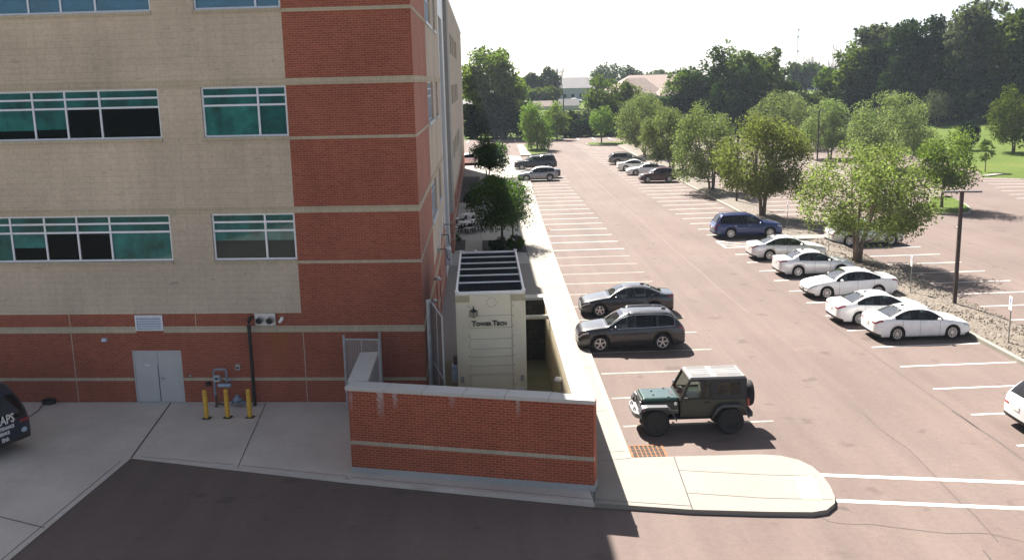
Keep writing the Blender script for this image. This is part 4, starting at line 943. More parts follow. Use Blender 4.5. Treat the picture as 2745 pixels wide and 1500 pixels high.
# ------------------------------------------------------------------ patio furniture
TOPW = plain('table top pale', (.62, .61, .58), .6, var=.06)
def picnic(p, rz, label):
    t = thing('picnic_table', label, 'picnic table', (float(p[0]), float(p[1]), .135), rz, group='picnic tables on the patio')
    m = MB(); m.prism([(.62*math.cos(a), .62*math.sin(a)) for a in np.arange(8)*math.pi/4+.39], .72, .77); m.build('table_top', TOPW, t)
    for k in range(4):
        a = k*math.pi/2; c, s = math.cos(a), math.sin(a)
        m = MB(); m.box((c*.98, s*.98, .45), (.30, .95, .05), rz=a); m.build('seat', TOPW, t)
        m = MB()
        for q in (-.28, .28):
            ox, oy = -s*q, c*q
            m.tube([(c*.98+ox, s*.98+oy, .43), (c*1.02+ox, s*1.02+oy, 0)], .035, 6); m.tube([(c*.98+ox, s*.98+oy, .36), (ox*.6+c*.25, oy*.6+s*.25, .36)], .035, 6); m.tube([(c*.2+ox, s*.2+oy, .72), (c*.62+ox, s*.62+oy, 0)], .04, 6)
        m.build('leg_frame', BLACKP, t)
for (x, y), rz, l in (((620, 680), .1, 'white-topped picnic table farthest back on the patio'), ((590, 762), .35, 'white-topped picnic table nearest the long facade'), ((712, 740), .0, 'white-topped picnic table nearest the round tree on the patio')):
    picnic(gnd(1100+x/3.91, 400+y/3.91, .88), rz, l)
p = gnd(1100+650/3.91, 400+655/3.91, .13); t = thing('bike_rack', 'black looped bicycle rack behind the picnic tables', 'bike rack', (float(p[0]), float(p[1]), .135))
m = MB(); m.tube([(-.45, 0, 0), (-.45, 0, .75)], .03, 8); m.tube([(-.1, 0, .9), (-.1, 0, .2), (-.02, 0, .08), (.12, 0, .08), (.2, 0, .2), (.2, 0, .6)], .03, 8); m.build('hoop', BLACKP, t, smooth=True)
for (x, y0, y1), l in (((1075, 850, 925), 'black bollard lamp beyond the clipped round shrub'), ((1105, 930, 1060), 'black bollard lamp in front of the clipped round shrub')):
    p = gnd(1100+x/3.91, 400+y1/3.91, .13); t = thing('path_light', l, 'bollard lamp', (float(p[0]), float(p[1]), .13), group='bollard lamps by the patio walk')
    m = MB(); m.lathe([(.055, 0), (.055, .75)], n=10); m.build('post', BLACKP, t); m = MB(); m.lathe([(.055, .75), (.11, .78), (.12, .95), (0, .98)], n=12); m.build('head', BLACKP, t)
# ------------------------------------------------------------------ vehicles
def tint(name, c, add=0.0):
    m_, nt_, b_, o_ = new_mat(name); nt_.nodes.remove(b_); tt = NT(nt_)
    a_ = tt.n('BsdfTransparent'); a_.inputs[0].default_value = (*c, 1); g2 = tt.n('BsdfGlossy'); g2.inputs['Roughness'].default_value = .03; f_ = tt.n('Fresnel'); f_.inputs[0].default_value = 1.5
    x_ = tt.n('MixShader'); tt.l(tt.math('ADD', f_.outputs[0], add), x_.inputs[0]); tt.l(a_.outputs[0], x_.inputs[1]); tt.l(g2.outputs[0], x_.inputs[2]); tt.l(x_.outputs[0], o_.inputs[0]); return m_
SIDEGLASS = tint('tinted side glass', (.30, .36, .38), .03); REARGLASS = tint('privacy glass', (.06, .07, .08)); SCREEN = tint('windscreen glass', (.50, .58, .58), .20)
CARGLASS = plain('car glass', (.012, .015, .018), .05, var=0, spec=.75)
CARGLASS2 = plain('car glass light', (.035, .05, .055), .04, var=0, spec=.9)
TRIM = plain('car trim', (.020, .020, .021), .6, var=.1)
UNDER = plain('underbody', (.006, .006, .006), .9, var=0)
TAIL = paint('tail lamp red', (.32, .012, .016)); HEAD = plain('head lamp', (.55, .57, .58), .12, var=.1, coat=.6)
CHROME = plain('chrome', (.75, .75, .76), .12, 1.0, var=.02); ALLOY = plain('alloy', (.60, .60, .61), .3, .7, var=.05); PLATE = plain('licence plate', (.68, .68, .62), .5, var=.06)
DARKALLOY = plain('dark alloy', (.012, .012, .013), .5, .1)
def pch(pts, x):
    n = len(pts)
    if x <= pts[0][0]: return pts[0][1]
    if x >= pts[-1][0]: return pts[-1][1]
    i = 0
    while pts[i+1][0] < x: i += 1
    def sl(k): return (pts[k+1][1]-pts[k][1])/(pts[k+1][0]-pts[k][0])
    def m(k):
        if k == 0: return sl(0)
        if k == n-1: return sl(n-2)
        a, b = sl(k-1), sl(k)
        return 0 if a*b <= 0 else 2*a*b/(a+b)
    h = pts[i+1][0]-pts[i][0]; t = (x-pts[i][0])/h; d = sl(i); m0, m1 = m(i), m(i+1)
    return pts[i][1] + h*(t*m0 + t*t*(3*d-2*m0-m1) + t*t*t*(m0+m1-2*d))
SED = dict(L=4.85, W=1.83, wb=2.78, fo=.96, tr=.335, clr=.19, cowl=1.35, rf=2.12, rr=3.38, bb=4.12, dlo=3.86, d=(1.62, 2.62, 3.5), wr=.56,
           top=[(0, .60), (.05, .69), (.25, .79), (.9, .92), (1.35, .99), (1.75, 1.24), (2.12, 1.395), (2.6, 1.45), (3.0, 1.44), (3.38, 1.37), (3.8, 1.20), (4.12, 1.075), (4.5, 1.05), (4.78, 1.02), (4.85, .93)],
           belt=[(0, .57), (.25, .71), (.9, .83), (1.35, .89), (3, .95), (4.1, .99), (4.6, .97), (4.85, .87)])
def var(base, **k): d = dict(base); d.update(k); return d
COUPE = var(SED, L=4.6, wb=2.70, dlo=3.7, d=(1.6, 2.75, 2.76), top=[(0, .58), (.05, .67), (.25, .77), (.9, .88), (1.35, .95), (1.75, 1.19), (2.1, 1.33), (2.5, 1.38), (2.9, 1.36), (3.3, 1.27), (3.8, 1.10), (4.05, 1.02), (4.3, 1.0), (4.55, .98), (4.6, .9)], rr=3.1, bb=4.0, belt=[(0, .55), (.25, .69), (.9, .80), (1.35, .86), (3, .92), (4, .95), (4.4, .93), (4.6, .85)])
JETTA = var(SED, L=4.56, wb=2.58, fo=.9, rr=3.2, bb=3.84, dlo=3.42, top=[(0, .60), (.05, .70), (.25, .80), (.9, .92), (1.3, .99), (1.7, 1.24), (2.05, 1.40), (2.5, 1.46), (2.9, 1.455), (3.2, 1.40), (3.55, 1.25), (3.84, 1.09), (4.2, 1.07), (4.5, 1.045), (4.56, .95)], cowl=1.3, rf=2.05, d=(1.55, 2.5, 3.2))
SUV = dict(L=4.62, W=1.86, wb=2.71, fo=.92, tr=.37, clr=.23, cowl=1.22, rf=1.98, rr=4.05, bb=4.48, dlo=4.15, d=(1.5, 2.45, 3.4), wr=.62, clad=True, suv=True,
           top=[(0, .72), (.04, .86), (.2, .97), (.8, 1.06), (1.22, 1.11), (1.6, 1.38), (1.98, 1.585), (2.5, 1.66), (3.2, 1.665), (3.8, 1.635), (4.05, 1.59), (4.28, 1.36), (4.48, 1.12), (4.56, 1.02), (4.62, .88)],
           belt=[(0, .69), (.2, .86), (.8, .95), (1.22, 1.00), (3.2, 1.04), (4.2, 1.08), (4.48, 1.02), (4.62, .82)])
CROSS = var(SUV, L=4.55, rr=3.95, bb=4.42, top=[(0, .68), (.04, .80), (.2, .92), (.8, 1.03), (1.22, 1.10), (1.6, 1.38), (1.98, 1.57), (2.5, 1.645), (3.2, 1.65), (3.7, 1.61), (3.95, 1.56), (4.2, 1.34), (4.42, 1.10), (4.5, 1.0), (4.55, .86)], belt=[(0, .65), (.2, .82), (.8, .92), (1.22, .98), (3.2, 1.05), (4.1, 1.12), (4.42, 1.02), (4.55, .82)])
BIG = var(SUV, L=5.0, W=1.96, wb=2.9, fo=.95, tr=.38, cowl=1.35, rf=2.12, rr=4.5, bb=4.86, dlo=4.6, d=(1.65, 2.65, 3.65), clad=False,
          top=[(0, .74), (.04, .88), (.2, 1.0), (.9, 1.1), (1.35, 1.15), (1.75, 1.44), (2.12, 1.64), (2.7, 1.745), (3.6, 1.75), (4.3, 1.715), (4.5, 1.67), (4.7, 1.40), (4.86, 1.14), (4.94, 1.02), (5.0, .86)],
          belt=[(0, .70), (.2, .88), (.9, .98), (1.35, 1.03), (3.4, 1.06), (4.4, 1.10), (4.86, 1.04), (5.0, .82)])
WAGON = var(SUV, L=4.8, wb=2.74, tr=.35, top=[(0, .68), (.05, .78), (.25, .89), (.9, 1.0), (1.35, 1.06), (1.75, 1.32), (2.1, 1.50), (2.6, 1.57), (3.4, 1.58), (4.1, 1.54), (4.3, 1.49), (4.5, 1.28), (4.68, 1.06), (4.75, .96), (4.8, .84)], cowl=1.35, rf=2.1, rr=4.28, bb=4.68, dlo=4.4, d=(1.65, 2.6, 3.5), belt=[(0, .65), (.25, .8), (.9, .9), (1.35, .95), (3.4, 1.0), (4.4, 1.04), (4.68, .98), (4.8, .8)], fo=.95)
TRUCK = var(SUV, L=5.7, W=1.98, wb=3.6, fo=.95, tr=.40, clr=.32, cowl=1.45, rf=2.1, rr=5.3, bb=5.62, dlo=5.25, d=(1.75, 2.65, 3.5), clad=False,
            top=[(0, .9), (.03, 1.08), (.2, 1.16), (.9, 1.22), (1.45, 1.25), (1.8, 1.55), (2.1, 1.78), (2.5, 1.84), (3.2, 1.84), (3.5, 1.83), (3.62, 1.9), (3.8, 1.96), (4.6, 1.97), (5.2, 1.93), (5.3, 1.90), (5.5, 1.5), (5.62, 1.22), (5.68, 1.1), (5.7, 1.0)],
            belt=[(0, .87), (.2, 1.04), (.9, 1.1), (1.45, 1.14), (3.4, 1.16), (5, 1.16), (5.62, 1.12), (5.7, .95)])
VAN = var(BIG, L=5.1, W=2.0, rr=4.7, bb=5.0, dlo=4.75, clad=False)
def wheel(parent, x, y, side, tr_, style, wid=.22, alloy=None):
    al = alloy or ALLOY
    w = thing('wheel', None, None, (x, y, tr_)); w.parent = parent
    m = MB(); rr_ = tr_*.66; h = wid/2
    m.lathe([(rr_, -h*.8), (tr_*.90, -h), (tr_*.985, -h*.75), (tr_, -h*.3), (tr_, h*.3), (tr_*.985, h*.75), (tr_*.90, h), (rr_, h*.8)], n=28, axis='y'); m.build('tyre', RUBBER, w, smooth=True, angle=45)
    m = MB(); sgn = side; f = h*.82*sgn
    def ring(r0, r1, ya, yb, mi=0):
        n_ = 28; vs = []
        for k in range(n_):
            a = 2*math.pi*k/n_; vs += [(r0*math.cos(a), ya, r0*math.sin(a)), (r1*math.cos(a), yb, r1*math.sin(a))]
        m.add(vs, [(2*k, 2*k+1, (2*k+3) % (2*n_), (2*k+2) % (2*n_)) for k in range(n_)], mi)
    ring(0.001, rr_, f*.45, f*.45, 1); ring(rr_*.90, rr_*1.01, f*.98, f*1.0); ring(rr_*.90, rr_*.9, f*.98, f*.5)
    ns, ws, tw = style
    for k in range(ns):
        a = 2*math.pi*k/ns+.3
        for da in ((0,) if not tw else (-tw, tw)):
            r0, r1 = rr_*.16, rr_*.95; ca, sa = math.cos(a+da*.5), math.sin(a+da*.5); cb_, sb_ = math.cos(a+da*1.1), math.sin(a+da*1.1)
            w0, w1 = ws*1.0, ws*1.25
            m.quad((r0*ca-w0*sa, f*.85, r0*sa+w0*ca), (r1*cb_-w1*sb_, f*.97, r1*sb_+w1*cb_), (r1*cb_+w1*sb_, f*.97, r1*sb_-w1*cb_), (r0*ca+w0*sa, f*.85, r0*sa-w0*ca))
    ring(0.001, rr_*.24, f*.92, f*.86)
    m.build('rim', [al, DARKALLOY], w)
FIVE = (5, .030, 0); TEN = (10, .016, 0); SPLIT = (6, .018, .22); EIGHT = (8, .022, 0)
def make_car(name, sp, body, loc, rz, label, cat='car', scale=(1, 1, 1), style=FIVE, group=None, glass=None, rails=None, grille=None, chrome_line=False, plate=True, detail=True, clad_mat=None, handle=None, tail=None, ztail=0):
    L, W, wb, fo, tr_, clr = (sp[k] for k in ('L', 'W', 'wb', 'fo', 'tr', 'clr')); clad = sp.get('clad'); suv = sp.get('suv')
    root = thing(name, label, cat, (*loc, 0), rz, group); root.scale = scale
    s_of = lambda s: L/2-s
    wx = (fo, fo+wb); ra = tr_+.055
    st = {0, L, sp['cowl'], sp['rf'], sp['rr'], sp['bb'], sp['dlo'], sp['cowl']+.13, sp['d'][1]-.045, sp['d'][1]+.045, *sp['d'], .06, .16, .3, .42, L-.05, L-.14, L-.28}
    for c in wx:
        for k in range(9): st.add(c-ra*math.cos(math.pi*k/8))
        st.add(c-ra-.012); st.add(c+ra+.012)
    q = 0
    while q < L: st.add(q); q += .16
    S = []
    for s in sorted(st):
        if not S or s-S[-1] > .011: S.append(s)
    ghm = max(z for _, z in sp['top'])-pch(sp['belt'], L*.55)
    def section(s):
        zt, zb_ = pch(sp['top'], s), pch(sp['belt'], s); zt = max(zt, zb_+.02)
        w = W/2
        if s < .65: w *= .78+.22*math.sqrt(max(0, 1-((.65-s)/.65)**2))
        if s > L-.5: w *= .86+.14*math.sqrt(max(0, 1-((s-L+.5)/.5)**2))
        lo = clr+(.07*max(0, 1-s/.3) if s < .3 else 0)+(.10*max(0, 1-(L-s)/.35) if s > L-.35 else 0)
        arch = False
        for c in wx:
            if abs(s-c) <= ra+1e-4: lo = max(lo, tr_+math.sqrt(max(0, ra*ra-(s-c)**2))*.97); arch = True
        zs_ = zb_-.07; gh = zt-zb_; qf = min(1, gh/ghm)
        z2 = min(lo+.11, zs_-.12); z2 = max(z2, lo+.02)
        w6 = w*.945; wr_ = sp['wr']; le = lambda a, b: a+(b-a)*qf
        wl = w*(.955 if not arch else .985)
        pts = [(0, lo), (wl*.5, lo), (wl, lo+.004), (w*.99, z2), (w, z2+(zs_-z2)*.5), (w*.985, zs_), (w6, zb_), (le(w6*.985, wr_+.065), zb_+gh*le(.62, .84)), (le(w6*.90, wr_*.93), zb_+gh*le(.86, .945)), (le(w6*.5, wr_*.52), zb_+gh*.987), (0, zt)]
        if suv and s > sp['rr']:     # fuller tail
            pts[7] = (le(w6*.985, wr_+.09), pts[7][1])
        return pts
    SEC = [section(s) for s in S]; n = 11; NV = 2*n-2
    verts = []
    for s, pts in zip(S, SEC):
        x = s_of(s)
        for (y, z) in pts: verts.append((x, y, z))
        for (y, z) in pts[n-2:0:-1]: verts.append((x, -y, z))
    faces = []; tags = []
    bp0, bp1 = sp['d'][1]-.045, sp['d'][1]+.045
    def tag(sm, j, right):
        sd = 'r' if right else 'l'
        if j in (0, 1): return 'underbody'
        if j == 2: return 'sill_trim' if clad or sm < .3 or sm > L-.3 else 'body'
        if j in (8, 9):
            if sp['cowl'] < sm < sp['rf']: return 'windshield'
            if sp['rr'] < sm < sp['bb']: return 'rear_window'
            return 'roof' if sp['rf'] <= sm <= sp['rr'] else ('hood' if sm < sp['cowl'] else 'body')
        if j == 6 and sp['cowl']+.13 < sm < sp['dlo']:
            if bp0 < sm < bp1: return 'pillar'
            if suv and abs(sm-sp['d'][2]) < .05: return 'pillar'
            return 'side_window_%s_%s' % ('f' if sm < bp0 else 'b', sd)
        if j in (3, 4, 5):
            if sp['d'][0] < sm < sp['d'][1]: return 'door_f_'+sd
            if sp['d'][1] < sm < sp['d'][2]: return 'door_b_'+sd
        if j == 5 and sm < .42: return 'headlight_'+sd
        if j == 5 and sm > L-.34: return 'taillight_'+sd
        if j == 7 and sp['rf'] < sm < sp['rr'] : return 'body'
        return 'body'
    for i in range(len(S)-1):
        sm = (S[i]+S[i+1])/2
        for j in range(NV):
            a, b = i*NV+j, i*NV+(j+1) % NV; c, d = (i+1)*NV+(j+1) % NV, (i+1)*NV+j
            right = j >= n-1; jj = j if not right else NV-1-j
            faces.append((a, d, c, b)); tags.append(tag(sm, jj, right))
    # end caps as rows
    fr_ = [1, .62, .25, -.25, -.62, -1]
    for ci, (i, s) in enumerate(((0, 0), (len(S)-1, L))):
        pts = SEC[i]; rows = []
        bulge = -.035 if ci else .05
        for j in range(1, n-1):
            row = []
            for k, f_ in enumerate(fr_):
                if k == 0: row.append(i*NV+j)
                elif k == 5: row.append(i*NV+(NV-j))
                else:
                    verts.append((s_of(s)+bulge*(1-f_*f_)*(1 if j < 8 else .5), pts[j][0]*f_, pts[j][1]+(.012*(1-f_*f_) if j >= 8 else 0))); row.append(len(verts)-1)
            rows.append((j, row))
        for (j, r0), (_, r1) in zip(rows[:-1], rows[1:]):
            for k in range(5):
                f_ = (r0[k], r0[k+1], r1[k+1], r1[k]); faces.append(f_ if ci else f_[::-1])
                out = k in (0, 4); sd = 'l' if k == 0 else 'r'
                if ci == 0: tg = 'sill_trim' if j <= 2 else ('grille' if (j in (3, 4) and not out and (j == 4 or k == 2)) else ('headlight_'+sd if j == 5 and out else 'body'))
                else: tg = 'sill_trim' if j <= 2 else ('taillight_'+sd if j == 5 and out else 'body')
                tags.append(tg)
        top = rows[-1][1]; apex = i*NV+n-1
        for k in range(5): f_ = (top[k], top[k+1], apex); faces.append(f_ if ci else f_[::-1]); tags.append('body')
    me = bpy.data.meshes.new('tmp'); me.from_pydata(verts, [], faces); me.update()
    bm = bmesh.new(); bm.from_mesh(me); bmesh.ops.recalc_face_normals(bm, faces=bm.faces); bm.normal_update()
    VN = [v.normal.copy() for v in bm.verts]; FV = [[v.index for v in f.verts] for f in bm.faces]; FN = [f.normal.copy() for f in bm.faces]; bm.free(); bpy.data.meshes.remove(me)
    groups = {}
    for fi, tg in enumerate(tags): groups.setdefault(tg, []).append(fi)
    gl = glass or CARGLASS; cab = detail and glass is None
    mats = dict(body=body, roof=body, hood=body, underbody=UNDER, sill_trim=clad_mat or (TRIM if clad else TRIM), windshield=SCREEN if cab else CARGLASS2, rear_window=(SCREEN if cab else CARGLASS2) if not suv else (REARGLASS if cab else gl), pillar=TRIM, grille=grille or TRIM)
    made = {}
    for tg, fl in groups.items():
        base = tg.rsplit('_f_', 1)[0].rsplit('_b_', 1)[0]
        if base[-2:] in ('_l', '_r'): base = base[:-2]
        mt = mats.get(base) or {'side_window': (REARGLASS if (suv and '_b_' in tg) else SIDEGLASS) if cab else gl, 'door': body, 'headlight': HEAD, 'taillight': tail or TAIL}[base]
        idx = {}; vs = []; fs = []; nr = []
        for fi in fl:
            f2 = []
            for v in FV[fi]:
                if v not in idx: idx[v] = len(vs); vs.append(verts[v]); nr.append(VN[v])
                f2.append(idx[v])
            fs.append(f2)
        if base == 'side_window': vs = [(p[0], p[1]-math.copysign(.006, p[1]), p[2]) for p in vs]
        if base in ('headlight', 'taillight'): vs = [tuple(Vector(p)+nn*.004) for p, nn in zip(vs, nr)]
        m2 = bpy.data.meshes.new(base); m2.from_pydata(vs, [], fs); m2.materials.append(mt); m2.polygons.foreach_set('use_smooth', [True]*len(fs)); m2.update()
        m2.normals_split_custom_set_from_vertices([tuple(v) for v in nr])
        o = bpy.data.objects.new(base, m2); COL.objects.link(o); o.parent = root; made[tg] = o
    # inner tub so that the arches read dark
    m = MB(); m.box((0, 0, (clr+.75)/2+.02), (L-.5, W*.72, .75-clr)); m.build('inner_tub', UNDER, root)
    m = MB(); m.box((s_of(fo+wb/2), 0, clr+.12), (wb-2*ra-.05, W*.9, .16)); m.build('floor_pan', UNDER, root)
    for c in wx:
        for sd in (1, -1): wheel(root, s_of(c), sd*(W/2-.125), sd, tr_, style)
    if not detail: return root
    zbm = pch(sp['belt'], L*.5); zrf = max(z for _, z in sp['top'])
    m = MB(); s0_, s1_ = sp['cowl']+.2, sp['bb']-.1; m.box((s_of((s0_+s1_)/2), 0, zbm-.28), (s1_-s0_, W*.86, .1)); m.build('cabin_floor', UNDER, root)
    m = MB(); m.box((s_of(sp['cowl']+.34), 0, zbm-.02), (.40, W*.80, .10)); m.build('dashboard', plain('dash tan', (.11, .105, .095), .8), root)
    for ss in (sp['d'][1]-.12, sp['d'][1]+.82):
        for y in (-.36, .36):
            m = MB(); m.box((s_of(ss), y, zbm+.02), (.13, .46, .52)); m.box((s_of(ss+.04), y, min(zrf-.17, zbm+.36)), (.10, .25, .17)); o = m.build('seat', plain('seat cloth', (.13, .125, .115), .85), root); bevel(o, .03, 1)
    m = MB(); m.lathe([(.17, -.012), (.19, 0), (.17, .012)], n=16, axis='y'); a_ = R(65); m.v = [(s_of(sp['cowl']+.62)+v[1]*math.sin(a_)+v[2]*math.cos(a_), .36+v[0], zbm+.06+v[2]*math.sin(a_)-v[1]*math.cos(a_)) for v in m.v]; m.build('steering_wheel', TRIM, root)
    # door seams, handles, mirrors
    def seam(mb, s, j0=2, j1=6, wd=.011):
        a, b = section(s-wd/2), section(s+wd/2)
        for sd in ((1, -1)):
            for j in range(j0, j1):
                q_ = [(s_of(s-wd/2), sd*(a[j][0]+.004), a[j][1]), (s_of(s+wd/2), sd*(b[j][0]+.004), b[j][1]), (s_of(s+wd/2), sd*(b[j+1][0]+.004), b[j+1][1]), (s_of(s-wd/2), sd*(a[j+1][0]+.004), a[j+1][1])]
                mb.quad(*q_)
    m = MB()
    for s in sp['d'][:2]: seam(m, s)
    if sp['d'][2]-sp['d'][1] > .1: seam(m, sp['d'][2])
    seam(m, sp['cowl']-.02, 7, 10, .02); 
    m.build('panel_gap', BLACKP, root)
    for key in ('f', 'b'):
        for sd, sg in (('l', 1), ('r', -1)):
            dr = made.get('door_%s_%s' % (key, sd))
            if dr is None: continue
            s = (sp['d'][1] if key == 'f' else sp['d'][2])-.17; pt = section(s)
            m = MB(); m.box((s_of(s), sg*(pt[5][0]+.018), pt[5][1]-.045), (.19, .03, .028)); hd = m.build('handle', handle or body, dr); bevel(hd, .008, 1)
    for sg in (1, -1):
        s = sp['cowl']+.36; pt = section(s)
        m = MB(); m.lathe([(0, -.10), (.05, -.095), (.082, -.03), (.082, .05), (.05, .095), (0, .1)], n=14, axis='y')
        m.v = [(v[0]*.95+s_of(s), v[1]*.95+sg*(pt[6][0]+.12), v[2]*.8+pt[6][1]+.075) for v in m.v]; m.box((s_of(s), sg*(pt[6][0]+.02), pt[6][1]+.03), (.06, .14, .03)); m.build('mirror', body, root, smooth=True, angle=50)
    if plate:
        z = pch(sp['belt'], L)-(.10 if not suv else .02); m = MB(); m.box((-L/2-.045, 0, z-.03), (.012, .31, .155)); m.build('licence_plate', PLATE, root)
    zt = pch(sp['top'], sp['rr']-.25); m = MB(); m.prism([(s_of(sp['rr']-.15), -.02), (s_of(sp['rr']-.33), -.012), (s_of(sp['rr']-.33), .012), (s_of(sp['rr']-.15), .02)], zt-.03, zt+.055); m.build('antenna', TRIM, root)
    if rails:
        m = MB()
        for sg in (1, -1):
            a = [(s_of(s), sg*(sp['wr']*.93+.0), pch(sp['belt'], s)+(pch(sp['top'], s)-pch(sp['belt'], s))*.945+dz) for s, dz in ((sp['rf']+.15, -.005), (sp['rf']+.32, .055), (sp['rf']+1.0, .062), (sp['rr']-.5, .062), (sp['rr']-.25, .05), (sp['rr']-.08, -.005))]
            m.tube(a, .02, 8)
        m.build('roof_rail', rails, root, smooth=True)
    if chrome_line:
        m = MB()
        for sg in (1, -1):
            lo_ = [(s_of(s), sg*(section(s)[6][0]+.002), section(s)[6][1]+.004) for s in np.linspace(sp['cowl']+.15, sp['dlo'], 10)]
            up_ = [(s_of(s), sg*(section(s)[7][0]+.004), section(s)[7][1]) for s in np.linspace(sp['dlo'], sp['cowl']+.15, 12)]
            m.tube(lo_+up_, .010, 6)
        m.build('window_trim', CHROME, root)
    for sg in (1, -1):       # lower lamps and exhaust
        m = MB(); m.box((L/2+.0, sg*.62*W/2, clr+.19), (.05, .16, .06)); m.build('fog_lamp', TRIM, root)
    return root
WHITE = paint('paint white', (.90, .90, .89), 0, .3); SILVER = paint('paint silver', (.58, .59, .60), .35, .32); SILVER2 = paint('paint silver bright', (.74, .745, .75), .25, .3)
GREYC = paint('paint graphite', (.040, .039, .040), .5, .3); GREYD = paint('paint dark grey', (.033, .032, .034), .45, .3); NAVYB = paint('paint blue', (.012, .030, .135), .35, .3)
MAROON = paint('paint maroon', (.060, .014, .018), .35, .3); BLACKC = paint('paint black', (.010, .011, .014), .2, .25); TAN = paint('paint tan grey', (.17, .155, .135), .4, .32); NAVYV = paint('paint van navy', (.006, .009, .035), .2, .3)
CRVC = paint('paint warm silver', (.30, .30, .305), .45, .32)
def car_at(nm, sp, body, fw, rw, near, nose, label, sy=.98, sz=.96, **k):
    """fw, rw: x of front/rear axle read from the survey (one may be None), near: y of the outer face of the camera side tyres"""
    if fw is not None and rw is not None: sx = abs(fw-rw)/sp['wb']; mid = (fw+rw)/2
    else:
        sx = k.pop('sx', .93); mid = (fw-nose*sx*sp['wb']/2) if fw is not None else (rw+nose*sx*sp['wb']/2)
    k.pop('sx', None)
    cx = mid - nose*sx*(sp['L']/2-sp['fo']-sp['wb']/2)      # axle middle to body centre
    return make_car(nm, sp, body, (cx, near+sp['W']/2*sy-.01), 0 if nose > 0 else math.pi, label, scale=(sx, sy, sz), **k)
car_at('suv', SUV, GREYC, 6.84, 9.43, 6.12, -1, 'graphite grey sport utility with silver roof rails nosed to the left kerb', cat='suv', rails=CHROME, style=FIVE, chrome_line=True, grille=plain('grille grey', (.12, .12, .12), .3, .6))
car_at('sedan', var(SED, L=4.6, wb=2.7, fo=.9), GREYD, 7.55, None, 12.2, -1, 'dark grey sedan parked beside the graphite sport utility on the left row', style=FIVE, sx=.955)
q = gnd(1300+745/4.267, 340+620/4.267); car_at('suv', CROSS, CRVC, None, float(q[0]), float(q[1]), -1, 'warm silver crossover nosed to the left kerb beyond the round trees', cat='suv', sx=.97)
car_at('sedan', SED, BLACKC, None, float(q[0])+.35, float(q[1])+2.9, -1, 'black sedan half hidden between the silver crossover and the dark pickup', sx=.97)
q2 = gnd(1300+425/4.267, 340+505/4.267); car_at('pickup_truck', TRUCK, BLACKC, float(q2[0]), None, float(q2[1])+.6, -1, 'black pickup truck with a tall cargo cap, farthest on the left row', cat='pickup', sx=.93, plate=False, style=SPLIT, chrome_line=True)
car_at('sedan', SED, WHITE, 21.73, 19.39, 6.42, 1, 'white sedan nearest the camera on the right row with dark red tail lamps', style=TEN, sz=.93, sx=.9)
q = gnd(1900+1395/3.61, 540+1075/3.61, .9); car_at('sedan', SED, WHITE, None, 18.85, 9.2, 1, 'white sedan with bright red tail lamps just behind the nearest white one', style=TEN, sx=.88, sz=.94, tail=paint('tail lamp bright', (.5, .015, .02)))
car_at('sedan', SED, WHITE, 19.25, None, 14.55, -1, 'white sedan reversed into its stall, its front grille towards the aisle', style=TEN, sx=.93, grille=plain('grille grey', (.12, .12, .12), .3, .6))
car_at('sedan', JETTA, SILVER2, None, 19.58, 20.1, 1, 'silver three-box saloon with plain sides below the big near tree', style=EIGHT, sx=.93)
q = gnd(1900+590/3.61, 540+570/3.61); car_at('sedan', var(SED, dlo=4.0), SILVER2, None, float(q[0]), float(q[1]), 1, 'silver white sedan with a pointed rear side window beside the hatched aisle', style=TEN, sx=.94)
car_at('suv', BIG, NAVYB, 22.0, 19.26, 33.75, 1, 'bright blue large sport utility beside the hatched access aisle', cat='suv', rails=NAVYB, style=SPLIT, handle=CHROME)
q = gnd(1300+2110/4.267, 340+635/4.267); car_at('suv', CROSS, MAROON, 19.89, float(q[0]), 71.6, -1, 'maroon crossover nosed towards the aisle on the far right row', cat='suv')
q = gnd(1300+1725/4.267, 340+555/4.267); car_at('coupe', COUPE, WHITE, float(q[0]), None, float(q[1]), -1, 'white coupe facing the aisle next to the maroon crossover', sx=.98)
q = gnd(1300+1612/4.267, 340+503/4.267); car_at('coupe', COUPE, WHITE, None, float(q[0]), float(q[1]), 1, 'white coupe with red tail lamps towards the aisle', sx=.98)
q = gnd(1300+1518/4.267, 340+432/4.267); car_at('wagon', WAGON, TAN, None, float(q[0]), float(q[1]), 1, 'tan grey estate car with roof rails, farthest on the right row', sx=1.0, rails=TRIM, cat='wagon')
car_at('suv', BIG, SILVER, 28.67, 25.94, 29.4, 1, 'silver sport utility behind the trunk of the big near tree', cat='suv', style=SPLIT)
q = gnd(2600+690/5.03, 960+905/5.03); make_car('suv', CROSS, SILVER2, (20.75, -4.25), 0, 'silver crossover cut by the right edge of the picture', 'suv', scale=(.93, .98, .96))
q = gnd(1100+618/3.91, 400+178/3.91); make_car('suv', CROSS, SILVER2, (float(q[0]), float(q[1])+2.2), R(90), 'silver crossover seen end-on past the far corner of the office building', 'suv')
